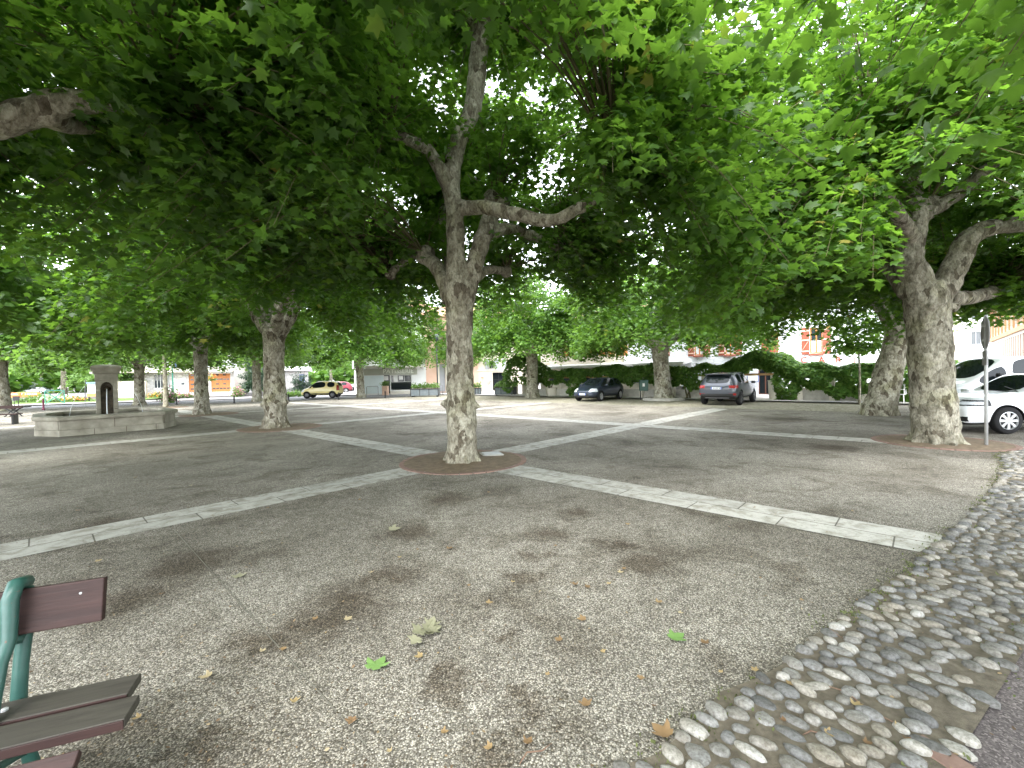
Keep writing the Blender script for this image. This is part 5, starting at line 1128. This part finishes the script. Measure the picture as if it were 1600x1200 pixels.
# grey sports utility car seen from behind
suv = [(-2.15, .46, .70, .80, .62, .76, .84, .62, .92, .95), (-2.08, .34, .82, .90, .68, .84, 1.0, .68, 1.06, 1.09, 't'), (-1.80, .30, .86, .94, .68, .87, 1.12, .64, 1.47, 1.50), (-1.62, .30, .86, .95, .68, .88, 1.12, .65, 1.54, 1.57, 's'), (-.85, .30, .87, .95, .68, .89, 1.08, .66, 1.60, 1.63), (-.77, .30, .87, .95, .68, .89, 1.08, .66, 1.60, 1.635, 's'),
       (.05, .30, .87, .95, .68, .89, 1.05, .65, 1.62, 1.65, 's'), (.25, .30, .87, .95, .68, .89, 1.05, .64, 1.59, 1.62, 'st'), (.95, .30, .87, .95, .68, .88, 1.02, .72, 1.08, 1.12), (1.1, .30, .87, .95, .68, .88, 1.0, .72, 1.05, 1.08), (1.8, .30, .82, .92, .66, .82, .92, .66, .97, 1.0), (2.08, .34, .70, .78, .58, .70, .78, .56, .82, .85), (2.17, .42, .56, .62, .54, .56, .70, .44, .74, .76)]
c = car('parked_car', 'grey sports utility car seen from behind in front of the arched creeper', 'car', (0, 0, 0), 0, suv, (-1.30, 1.36), .36, 'paint_grey', 7, 'alloy_dark',
        [(4, -2.3, -1.72, .56, .97, .86, 1.0), (4, -2.3, -2.0, .60, .97, .52, .60), (3, 1.8, 2.2, .5, .97, .74, .88)], mirrors=(.72, 1.10, .92), group='cars parked in the square')
nearwheel(c, G(1155.5, 632.8), R(49), -1.30, -.83)
plate(c, -2.17, .86, -1); MB().box((-2.09, 0, .52), (.16, 1.5, .14)).build('bumper_insert', M['dark'], c, bevel=.03); MB().box((-2.0, 0, .40), (.2, 1.1, .1)).build('skid_plate', M['alloy_dark'], c, bevel=.02)
MB().box((-1.86, 0, 1.555), (.30, 1.2, .03)).build('spoiler', M['paint_grey'], c, bevel=.01); MB().box((-1.2, 0, 1.65), (.16, .04, .05)).build('antenna_fin', M['black'], c, bevel=.01); MB().bar((-2.06, 0, 1.13), (-1.96, .3, 1.2), .02, .02).build('wiper', M['black'], c)
# small yellow car in profile, heading left
mini = [(-1.74, .36, .60, .66, .56, .62, .80, .56, .9, .92), (-1.66, .28, .70, .77, .58, .74, .98, .62, 1.08, 1.1, 't'), (-1.50, .26, .72, .79, .58, .75, 1.0, .60, 1.42, 1.45), (-1.38, .26, .73, .79, .58, .75, 1.0, .60, 1.49, 1.52, 's'), (-.62, .26, .73, .79, .58, .75, .98, .60, 1.53, 1.56), (-.55, .26, .73, .79, .58, .75, .98, .60, 1.53, 1.56, 's'),
        (.30, .26, .73, .79, .58, .75, .96, .58, 1.50, 1.54, 's'), (.46, .26, .73, .79, .58, .75, .96, .56, 1.46, 1.5, 'st'), (1.02, .26, .73, .79, .58, .74, .93, .64, .98, 1.0), (1.15, .26, .73, .79, .56, .74, .90, .62, .94, .97), (1.55, .26, .70, .77, .52, .68, .78, .54, .84, .87), (1.72, .30, .60, .66, .48, .58, .66, .44, .7, .73), (1.78, .36, .5, .54, .46, .48, .58, .36, .62, .63)]
c = car('hatchback', 'small pale yellow car standing on the street behind the bollards', 'car', (0, 0, 0), 0, mini, (-1.13, 1.17), .31, 'paint_yellow', 6, 'alloy_dark', [(3, 1.45, 1.8, .35, .8, .62, .84), (4, -1.8, -1.5, .5, .8, .7, 1.2)], mirrors=(.62, 1.0, .78), group='cars on the street', rr=.6)
nearwheel(c, G(480, 622.8), R(183), 1.17, .67); MB().box((0, .78, .42), (2.0, .03, .08)).build('side_moulding', M['dark'], c); MB().box((0, -.78, .42), (2.0, .03, .08)).build('side_moulding', M['dark'], c)
MB().tube([(-1.3, .56, 1.58), (.2, .56, 1.58)], .02, 6).tube([(-1.3, -.56, 1.58), (.2, -.56, 1.58)], .02, 6).build('roof_rail', M['offwhite'], c)
c2 = car('hatchback', 'red car partly hidden behind the pale yellow one', 'car', G(500, 616)+Vector((.6, 3, 0)), R(200), hatch, (-1.30, 1.31), .315, 'paint_red', 6, 'alloy', [], group='cars on the street', sub=2)
c3 = car('hatchback', 'white silver car at the mouth of the back street behind the red one', 'car', G(512, 613)+Vector((2.2, 7, 0)), R(195), hatch, (-1.30, 1.31), .315, 'paint_silver', 6, 'alloy', [], group='cars on the street', sub=2)
c4 = car('hatchback', 'pale car glimpsed beyond the left end of the street', 'car', G(28, 617)+Vector((-3, 6, 0)), R(200), hatch, (-1.30, 1.31), .315, 'paint_silver', 6, 'alloy', [], group='cars on the street', sub=2)
# white hatchback on the right, nose to the left
wh2 = [(x-.22, zb, ys*1.0, yw*1.0, zm, yt, zbe, yr, zr, zc_, *f) for (x, zb, ys, yw, zm, yt, zbe, yr, zr, zc_, *f) in hatch[:8]]+[(.78, .22, .82, .885, .55, .81, .92, .70, .98, 1.02), (.95, .22, .82, .88, .54, .81, .91, .70, .95, .98), (1.80, .20, .80, .865, .48, .77, .80, .66, .86, .90), (2.05, .19, .72, .79, .42, .68, .68, .56, .74, .77), (2.14, .22, .60, .66, .42, .56, .62, .46, .66, .68)]
c = car('parked_car', 'white hatchback with dark spoked wheels cut off by the right edge', 'car', (0, 0, 0), 0, wh2, (-1.30, 1.26), .33, 'paint_white', 8, 'alloy',
        [(5, 2.0, 2.3, -1, .46, .28, .44), (3, 1.70, 2.10, .46, .90, .715, .79), (5, 1.60, 2.2, .42, .90, .685, .825), (5, 1.92, 2.12, .50, .72, .30, .42)], mirrors=(.66, .98, .86), group='cars parked beside the square', sub=4)
nearwheel(c, G(1572, 678), R(175), 1.26, .79); plate(c, 2.16, .40, 1)
mb = MB(); mb.bar((.80, .60, 1.01), (.84, -.1, 1.03), .02, .02).bar((.78, .55, 1.03), (.64, .1, 1.13), .015, .015); mb.build('wiper', M['black'], c)
# white van behind it
van = [(-2.5, .34, .84, .92, .7, .90, 1.15, .80, 1.80, 1.84), (-2.4, .28, .88, .96, .7, .94, 1.15, .80, 1.90, 1.94), (-1.2, .26, .9, .97, .7, .95, 1.12, .80, 1.93, 1.97), (-.1, .26, .9, .97, .7, .95, 1.12, .80, 1.94, 1.98, ''), (.0, .26, .9, .97, .7, .95, 1.12, .80, 1.94, 1.98, 's'), (.88, .26, .9, .97, .7, .95, 1.12, .79, 1.90, 1.96), (.95, .26, .9, .97, .7, .95, 1.12, .78, 1.86, 1.93, 'st'),
       (1.78, .26, .9, .97, .7, .93, 1.10, .78, 1.24, 1.28), (1.92, .26, .9, .97, .68, .92, 1.07, .76, 1.17, 1.2), (2.3, .24, .88, .94, .6, .88, .98, .70, 1.04, 1.07), (2.5, .26, .78, .85, .55, .76, .84, .6, .9, .92), (2.56, .3, .68, .72, .52, .64, .74, .5, .8, .81)]
c = car('white_van', 'white panel van parked behind the white hatchback at the right edge', 'van', (0, 0, 0), 0, van, (-1.5, 1.6), .34, 'paint_white', 6, 'alloy_dark', [(3, 2.2, 2.6, .52, .97, .76, .97), (5, 2.4, 2.7, -1, .5, .4, .7)], mirrors=(1.30, 1.32, 1.0), sub=3)
gv = P(1536, 598, 13.6); gv.z = 0; ang = R(174); c.rotation_euler = (0, 0, ang); hx_ = Vector((math.cos(ang), math.sin(ang), 0)); c.location = gv-hx_*1.7-Vector((-hx_.y, hx_.x, 0))*.93
MB().box((1.32, 1.04, 1.28), (.16, .16, .34)).build('mirror', M['dark'], c, bevel=.04)
MB().box((.92, .955, .95), (.008, .02, 1.1)).box((-.06, .965, .95), (.008, .012, 1.1)).build('door_seam', M['dark'], c)
MB().box((-.0, .972, 1.02), (.16, .02, .03)).build('door_handle', M['dark'], c)
MB().box((1.75, .968, .86), (.36, .006, .2)).build('side_badge_panel', M['offwhite'], c)

# ------------------------------------------------------------ street furniture
sg = G(1541, 697); r = thing('road_sign', 'round traffic sign seen edge on above a small plate on a galvanised pole at right', 'road sign', sg, R(0))
lean = .0
MB().tube([(0, 0, -.05), (0, 0, 2.72)], .03, 10).build('pole', M['galv'], r, True)
sgang = math.atan2(sg.y, sg.x)   # disc almost in line with the sight line
da = sgang+R(10)
q = MB().lathe([(.33, -.012), (.345, 0), (.34, .012)], (0, 0, 0), 28, 'Y').build('sign_disc', M['sign_back'], r, True, loc=(.05*math.cos(da), .05*math.sin(da), 2.35)); q.rotation_euler = (0, 0, da)
bx = MB(); bx.box((0, 0, 0), (.34, .02, .30)); q2 = bx.build('sign_plate', M['sign_back'], r, loc=(.04*math.cos(da+1.57), .04*math.sin(da+1.57)-.03, 1.83)); q2.rotation_euler = (0, 0, da)
MB().box((0, 0, 2.2), (.08, .08, .05)).box((0, 0, 2.5), (.08, .08, .05)).box((0, 0, 1.83), (.08, .08, .05)).build('clamp', M['galv'], r)
# bollards
def bollard(p, lab, m='black', h=.62):
    r = thing('bollard', lab, 'bollard', p, 0, 'bollards along the street')
    MB().lathe([(.09, 0), (.09, .06), (.055, .09), (.05, h*.72), (.07, h*.74), (.07, h*.78), (.045, h*.81), (.055, h*.9), (.04, h*.98), (.01, h)], n=10).build('post', M[m], r, True); return r
for px, py, lab in ((276, 632.5, 'black bollard between the slender stem and the hollow tree'), (366, 630, 'black bollard in front of the end of the garage ramp'), (451, 626.5, 'black bollard just right of the burled trunk'), (529, 624.5, 'black bollard right behind the tail of the yellow car'), (602, 621.5, 'black bollard in front of the tall planter at the pastry shop')): bollard(G(px, py), lab)
hy = bollard(G(68, 640.5), 'dark red hydrant like bollard left of the fountain', 'purple', .78)
# slate planters
def planter(px0, px1, py, h, lab, seed, ang=0, dep=.9):
    a, b = G(px0, py), G(px1, py); L = (b-a).length; r = thing('planter', lab, 'planter', (a+b)/2+Vector((0, dep/2, 0)), R(ang), 'slate grey planters')
    MB().box((0, 0, .12+h/2), (L, dep, h)).build('box', M['grey_planter'], r, bevel=.01)
    mb = MB(); n = 3
    for i in range(n+1): mb.box((-L/2+.03+(L-.06)*i/n, -dep/2-.012, .12+h/2), (.06, .024, h))
    mb.box((0, -dep/2-.028, .12+h-.03), (L+.03, .03, .06)); mb.build('batten', M['black'], r)
    MB().box((-L/2+.15, 0, .06), (.12, dep*.8, .12)).box((L/2-.15, 0, .06), (.12, dep*.8, .12)).build('foot', M['black'], r)
    MB().box((0, 0, .12+h+.002), (L-.1, dep-.1, .02)).build('soil', M['dirt'], r)
    rng = np.random.default_rng(seed); n = int(260*L); p = np.c_[(rng.random(n)-.5)*(L-.1), (rng.random(n)-.5)*dep*.9, .1+h+.08+.45*rng.random(n)**1.6*(.5+.5*np.sin(seed+8*rng.random(n)))]
    leaf_mesh('planting', p, rng.random(n)*6.28, rng.normal(-.6, .6, n), rng.normal(0, .5, n), .12+.1*rng.random(n), L_OVAL, M['leaf_light'], r, rng=rng); return r
planter(645, 682, 620.3, .62, 'long slate grey planter in front of the pastry shop', 1); planter(739, 751, 617.8, .55, 'small slate planter just right of the central trunk', 2)
planter(774.5, 801, 618.3, .62, 'slate grey planter at the left end of the creeper', 3); planter(802, 807, 618, .62, 'narrow slate planter box beside the creeper end', 4)
r = thing('tall_planter', 'square terracotta planter with a yellow plant beside the shop door', 'planter', G(602.5, 617.5)); MB().prism([(-.28, -.28), (.28, -.28), (.28, .28), (-.28, .28)], 0, .95).build('pot', M['terra'], r, bevel=.01)
rng = np.random.default_rng(8); n = 260; leaf_mesh('planting', np.c_[rng.normal(0, .2, (n, 2)), .95+.4*rng.random(n)], rng.random(n)*6.28, rng.normal(-.5, .5, n), rng.normal(0, .5, n), .1+.12*rng.random(n), L_OVAL, M['leaf_light'], r, rng=rng)
r = thing('street_lamp', 'tall black lamp post before the terracotta house', 'street lamp', G(684, 618.5)); MB().lathe([(.14, 0), (.14, .3), (.08, .4), (.06, .5), (.055, 5.0)], n=10).build('pole', M['black'], r, True); MB().lathe([(.05, 5.0), (.2, 5.1), (.26, 5.5), (.1, 5.7), (.02, 5.75)], n=10).build('lantern', M['glass'], r, True)
for px0, px1, py, lab in ((664, 681, 617.6, 'low hoop rail in front of the terracotta house'), (686, 692, 617.6, 'short hoop rail right of the lamp post'), (573, 591, 618.3, 'steel hoop rail before the pale blue shop panel')):
    a, b = G(px0, py), G(px1, py); r = thing('hoop_rail', lab, 'railing', a); d = b-a; MB().tube([(0, 0, 0), (0, 0, .85), d*.06+Vector((0, 0, .95)), d*.94+Vector((0, 0, .95)), d+Vector((0, 0, .85)), d], .03, 6).build('rail', M['sign_back'], r, True)
# litter bin, kerb of the plane
b = G(1006, 624.6); r = thing('litter_bin', 'dark green box litter bin with a white sticker on one post', 'litter bin', b, R(-10))
MB().box((0, 0, .88), (.52, .36, .62)).build('box', M['green_iron'], r, bevel=.02); MB().box((0, 0, 1.23), (.58, .42, .06)).build('lid', M['green_iron'], r, bevel=.01); MB().box((-.2, 0, .3), (.08, .08, .6)).build('post', M['black'], r); MB().box((-.02, -.186, .95), (.14, .006, .2)).build('sticker', M['poster'], r)
b = G(1037, 625.2); r = thing('kerb_block', 'low stone kerb round the foot of the broad plane tree', 'kerb', b, R(0)); ringk = MB(); ringk.lathe([(1.25, 0), (1.25, .16), (1.05, .17), (1.05, .05)], n=20).build('kerb', M['concrete'], r)
# black chair and bench at the left edge, white plastic chair
def chair(p, rz_, lab, m, s=1.0, grp=None, name='chair'):
    r = thing(name, lab, 'chair', p, rz_, grp); r.scale = (s,)*3
    MB().box((0, 0, .45), (.48, .46, .035)).build('seat', M[m], r, bevel=.01)
    mb = MB(); [mb.box((x, .23, .68), (.05, .03, .42)) for x in (-.18, -.06, .06, .18)]; mb.box((0, .23, .89), (.46, .035, .07)); mb.build('backrest', M[m], r)
    for x in (-.21, .21):
        for y in (-.2, .21): MB().tube([(x, y, .45), (x*1.12, y*1.15, 0)], .02, 6).build('leg', M[m], r)
        MB().tube([(x*1.1, .22, .68), (x*1.2, -.05, .67), (x*1.15, -.2, .62), (x*1.1, -.2, .45)], .016, 6).build('armrest', M[m], r)
    return r
chair(G(1408, 631), R(200), 'white plastic garden chair between the leaning and the forked trunk', 'whitep', 1.0)
r = thing('low_table', 'black low table like seat with crossed feet at the left edge', 'bench', G(21, 651), R(10)); MB().box((0, 0, .52), (1.35, .5, .05)).build('top', M['black'], r, bevel=.01); mb = MB()
for y in (-.15, .15): mb.tube([(-.3, y, 0), (0, y, .3), (.3, y, .5)], .03, 6).tube([(.3, y, 0), (0, y, .3), (-.3, y, .5)], .03, 6)
mb.build('leg', M['black'], r); MB().box((0, .2, 1.0), (.3, .05, .25)).tube([(-.1, .2, .52), (-.1, .2, .9)], .02, 6).tube([(.1, .2, .52), (.1, .2, .9)], .02, 6).build('backrest', M['black'], r)
r = thing('bench_seat', 'dark bench cut off by the left edge before the low black seat', 'bench', G(-6, 664), R(25)); MB().box((0, 0, .45), (1.5, .5, .05)).build('seat', M['wood_red'], r); MB().box((0, .26, .75), (1.5, .04, .14)).build('backrest', M['wood_red'], r)
for x in (-.6, .6): MB().box((x, 0, .21), (.06, .4, .42)).build('leg', M['black'], r)
# green crossed barrier, orange barriers, trailer things at left
a, b = back(G(71, 635), 3), back(G(101, 633.5), 3); r = thing('barrier', 'green tubular barrier with crossed bars on the lawn edge', 'barrier', a); d = b-a; mb = MB(); up = Vector((0, 0, 1))
for p_, q_ in ((d*0, up*1.25), (d, d+up*1.25), (up*1.25, d+up*1.25), (up*.1, d+up*1.2), (up*1.2, d+up*.1)): mb.tube([p_, q_], .035, 6)
mb.build('frame', M['greenpaint'], r)
mod = thing('road_barrier', 'orange and white plastic road barrier farthest left of the row', 'barrier', back(G(20, 622), 3), R(21), 'orange and white barriers')
MB().prism([(-.9, -.2), (.9, -.2), (.9, .2), (-.9, .2)], 0, .75).build('block', M['orange'], mod, bevel=.05); MB().box((0, -.21, .5), (1.3, .03, .14)).build('stripe', M['whitep'], mod)
for px, py, lab in ((38, 621, 'orange and white plastic road barrier, second of the row at left'), (50, 621.5, 'orange and white plastic road barrier at the right end of the row')): dup(mod, back(G(px, py), 3), R(21), lab)
r = thing('info_stand', 'small orange legged display stand with a white panel left of the fountain pillar', 'stand', back(G(145.5, 629), 2), R(5)); MB().box((0, 0, 1.3), (.9, .08, .9)).build('panel', M['poster'], r); MB().box((0, 0, .68), (1.0, .1, .3)).build('base', M['orange'], r); MB().box((0, 0, 1.86), (.9, .3, .16)).build('hood', M['laundry'], r); MB().box((-.35, 0, .26), (.08, .08, .52)).box((.35, 0, .26), (.08, .08, .52)).build('leg', M['black'], r)
r = thing('market_trailer', 'white and lilac canopy trailer beyond the left end of the street', 'trailer', back(G(36, 617), 14), R(21)); MB().box((0, 0, 1.5), (6, 2.2, 2.2)).build('body', M['white_r'], r, bevel=.05); MB().box((0, -1.12, 1.7), (4.6, .05, 1.2)).build('hatch', M['curtain'], r); mb = MB(); mb.add([(-3.2, -1.8, 2.9), (3.2, -1.8, 2.9), (3.2, 0, 3.7), (-3.2, 0, 3.7), (3.2, 1.3, 2.9), (-3.2, 1.3, 2.9)], [(0, 1, 2, 3), (3, 2, 4, 5), (0, 5, 4, 1), (1, 4, 2), (0, 3, 5)]); mb.build('canopy', M['offwhite'], r)
for x in (-1.8, 1.8): MB().lathe([(.3, -.1), (.3, .1)], (x, -1.0, .3), 14, 'Y').build('wheel', M['tyre'], r)
r = thing('pink_facade_house', 'pink and orange rendered house glimpsed right of the left edge trunk', 'house', back(G(2, 616), 22), R(21)); mb = MB(); wall_holes(mb, -1, 7, 0, 6, [(1, 2, 3.2, 4.6), (4, 5, 3.2, 4.6), (1.2, 2.2, 0.1, 2.2)]); shell(mb, -1, 7, 0, 6, 6); mb.build('wall', M['terra'], r); roofslab(r, -1, 7, 6.1, 6)
for q in ((1, 2, 3.2, 4.6), (4, 5, 3.2, 4.6)): window(r, *q, 'offwhite')
# drain cover and a strip of cable by the left
r = thing('planter_pipe', 'thin steel standpipe left of the fountain pillar', 'post', back(G(133, 636), 1.5)); MB().tube([(0, 0, 0), (.05, 0, 1.3), (.12, 0, 2.1)], .03, 6).build('pole', M['galv'], r)

# ------------------------------------------------------------ fallen leaves and twigs
def fallen(name, lab, px, py, size, m, az0, grp=None, n=1, spread=0, seed=0, curl=.1, cat='fallen leaf', z=.012):
    b = G(px, py); rng = np.random.default_rng(seed+int(px)); pos = rng.normal(0, spread, (n, 3)) if n > 1 else np.zeros((1, 3)); pos[:, 2] = np.abs(pos[:, 2])*.35+z
    V, F = L_HI; V = V.copy(); V[:, 2] = .7*curl*(V[:, 0]**2*1.6+(V[:, 1]-.5)**2*.9)+.02*np.sin(V[:, 0]*17+px)
    o = leaf_mesh(name, pos, az0+rng.random(n)*(6.28 if n > 1 else .1), rng.normal(-.03, .14 if n > 1 else .03, n), rng.normal(0, .25 if n > 1 else .06, n), size*(.75+.4*rng.random(n)), (V, F), m, lv=rng.random(n)); o.location = (b.x, b.y, 0)
    tag(o, lab, cat, grp); return o
fallen('fallen_leaf', 'fresh green fallen leaf lying at right near the cobbles', 1049, 1001, .10, M['leaf_green'], .4, curl=.2)
fallen('fallen_leaf', 'green fallen leaf with a brown rim at lower centre left', 580, 1050, .12, M['leaf_green'], 1.2, curl=.3)
fallen('leaf_clump', 'clump of dry olive coloured leaves in the middle of the foreground', 666, 990, .085, M['leaf_pale'], .3, None, 7, .055, 2, .5, 'leaf clump')
fallen('fallen_leaf', 'pale dry curled leaf at the corner of the first cobbles', 1046, 1156, .10, M['leaf_dry'], 2.2, curl=.5)
fallen('fallen_leaf', 'wilted greenish leaf on the damp paving left of centre', 608, 829, .14, M['leaf_pale'], .2, curl=.3)
fallen('fallen_leaf', 'dull green leaf on the shaded paving beside the metal joint', 372, 905, .12, M['leaf_pale'], 1.9, curl=.3)
small = [(580, 898), (540, 972), (660, 1028), (250, 932), (551, 1127), (408, 1023), (444, 1015), (460, 1103), (1027, 945), (915, 970), (899, 918), (966, 897), (973, 890), (877, 1004), (700, 860), (651, 861), (769, 1172), (822, 1168), (858, 1058), (917, 1108), (765, 770), (916, 920), (952, 916), (800, 913), (495, 970), (731, 917), (760, 945), (625, 872), (1128, 1055), (1104, 1010),
         (1183, 1052), (1228, 1130), (1350, 1165), (1290, 1150), (1420, 1165), (220, 1125), (890, 936), (1060, 960), (980, 820), (870, 855), (300, 760), (210, 748), (420, 795), (120, 800), (350, 733), (560, 783), (1250, 940), (1190, 905), (1330, 800), (1180, 795), (1320, 1010), (1240, 1075), (1335, 1108), (1402, 1142), (1000, 1060), (940, 1020), (330, 1060), (150, 880), (690, 1150), (610, 1180)]
rg = random.Random(4)
for i, (x, y) in enumerate(small):
    m_ = M['leaf_dry']; fallen('fallen_leaf', 'small yellow brown dry leaf scrap lying on the ground', x, y, rg.choice((.028, .036, .044, .055)), m_, rg.uniform(0, 6), 'small dry leaf scraps on the paving', 1, 0, i, rg.uniform(.2, .9), z=.014)
# litter nobody could count: crumbs of leaf, catkins and bark round trees and along the cobbles
rng = np.random.default_rng(12); n = 5200
px = rng.random(n)*1800-100; py = 640+rng.random(n)**1.5*600; pos = np.array([list(G(a, b)) for a, b in zip(px, py)]); pos = pos[(np.abs(pos[:, 0]) < 25)]
k2 = 2600; i = rng.integers(0, n_-1, k2); q = np.array([[pts[k].x, pts[k].y] for k in i])+np.array([[nor[k].x, nor[k].y] for k in i])*np.abs(rng.normal(.0, .45, k2))[:, None]; p2 = np.array([list(ST(a, b)) for a, b in q])+rng.normal(0, .04, (k2, 3))*[1, 1, 0]
aa = rng.random(2600)*6.28; ra = 1.05*np.sqrt(rng.random(2600)); w1 = np.where(rng.random(2600) < .6, 0, 1); cc = np.array([[b1.x, b1.y], [bR.x, bR.y]])[w1]; p3_ = np.c_[cc[:, 0]+ra*np.cos(aa), cc[:, 1]+ra*np.sin(aa), np.full(2600, .5)]
pos = np.r_[pos, p2]; ok = lump(pos*[1, 1, 0], 1.3, 4)+rng.normal(0, .25, len(pos)) > .0; pos = pos[ok]; pos[:, 2] = .016; p3_[:, 2] = .052-.034*ra; pos = np.r_[pos, p3_]; m_ = len(pos)
o = leaf_mesh('leaf_litter', pos, rng.random(m_)*6.28, rng.normal(0, .2, m_), rng.normal(0, .3, m_), .008+.016*rng.random(m_)**2, L_OVAL, M['litter'], lv=rng.random(m_)) if 'litter' in M else None
if o is None:
    M['litter'] = m_leaf('litter_crumb', [(0, (.05, .035, .02)), (.6, (.14, .09, .05)), (.9, (.3, .22, .12)), (1, (.42, .36, .25))], .05, (.3, .2, .1), .8)
    o = leaf_mesh('leaf_litter', pos, rng.random(m_)*6.28, rng.normal(0, .2, m_), rng.normal(0, .3, m_), .008+.016*rng.random(m_)**2, L_OVAL, M['litter'], lv=rng.random(m_))
tag(o, 'brown crumbs of leaf and bark scattered over paving and cobbles', 'leaf litter', kind='stuff')
def twig(a, b, lab, bend=.03, r_=.004):
    p_, q_ = G(*a), G(*b); d = q_-p_; nn = Vector((-d.y, d.x, 0)).normalized()*bend; r = MB().tube([(0, 0, .012), d*.3+nn+Vector((0, 0, .02)), d*.65-nn*.5+Vector((0, 0, .016)), d+Vector((0, 0, .012))], [r_*.6, r_, r_*.9, r_*.5], 5).build('twig', M['twigdry'], None, True, loc=p_); tag(r, lab, 'twig')
M['twigdry'] = varied('dry_twig', (.12, .07, .05), (.24, .16, .11), 8)
twig((1282, 1072), (1408, 1138), 'long dry twig lying across the cobbles'); twig((812, 1198), (862, 1165), 'bent dry twig at the bottom edge of the paving', .02); twig((1255, 1152), (1302, 1150), 'short dry twig on the lower cobbles', .01); twig((1290, 985), (1322, 1003), 'thin twig at the inner edge of the cobbles', .01, .003)

# distant wooded rise closing the view all round
rng = np.random.default_rng(31); n = 60000; a = R(-60)+rng.random(n)*R(300); a = rng.random(n)*2*math.pi; rr = 125+rng.random(n)*14
hh = 9+4*np.sin(a*9)+2.5*np.sin(a*23+1)+1.5*np.sin(a*51); z = hh*rng.random(n)**.8; pos = np.c_[rr*np.cos(a), rr*np.sin(a)+20, z]; k = pos[:, 1] > -30; pos = pos[k]; m_ = len(pos)
o = leaf_mesh('far_wood', pos, rng.random(m_)*6.28, rng.normal(.2, .5, m_), rng.normal(0, .5, m_), 1.1+.9*rng.random(m_), L_LO, M['leaf_far'], lv=rng.random(m_)); tag(o, 'distant band of trees closing the view beyond the houses', 'trees', kind='stuff')
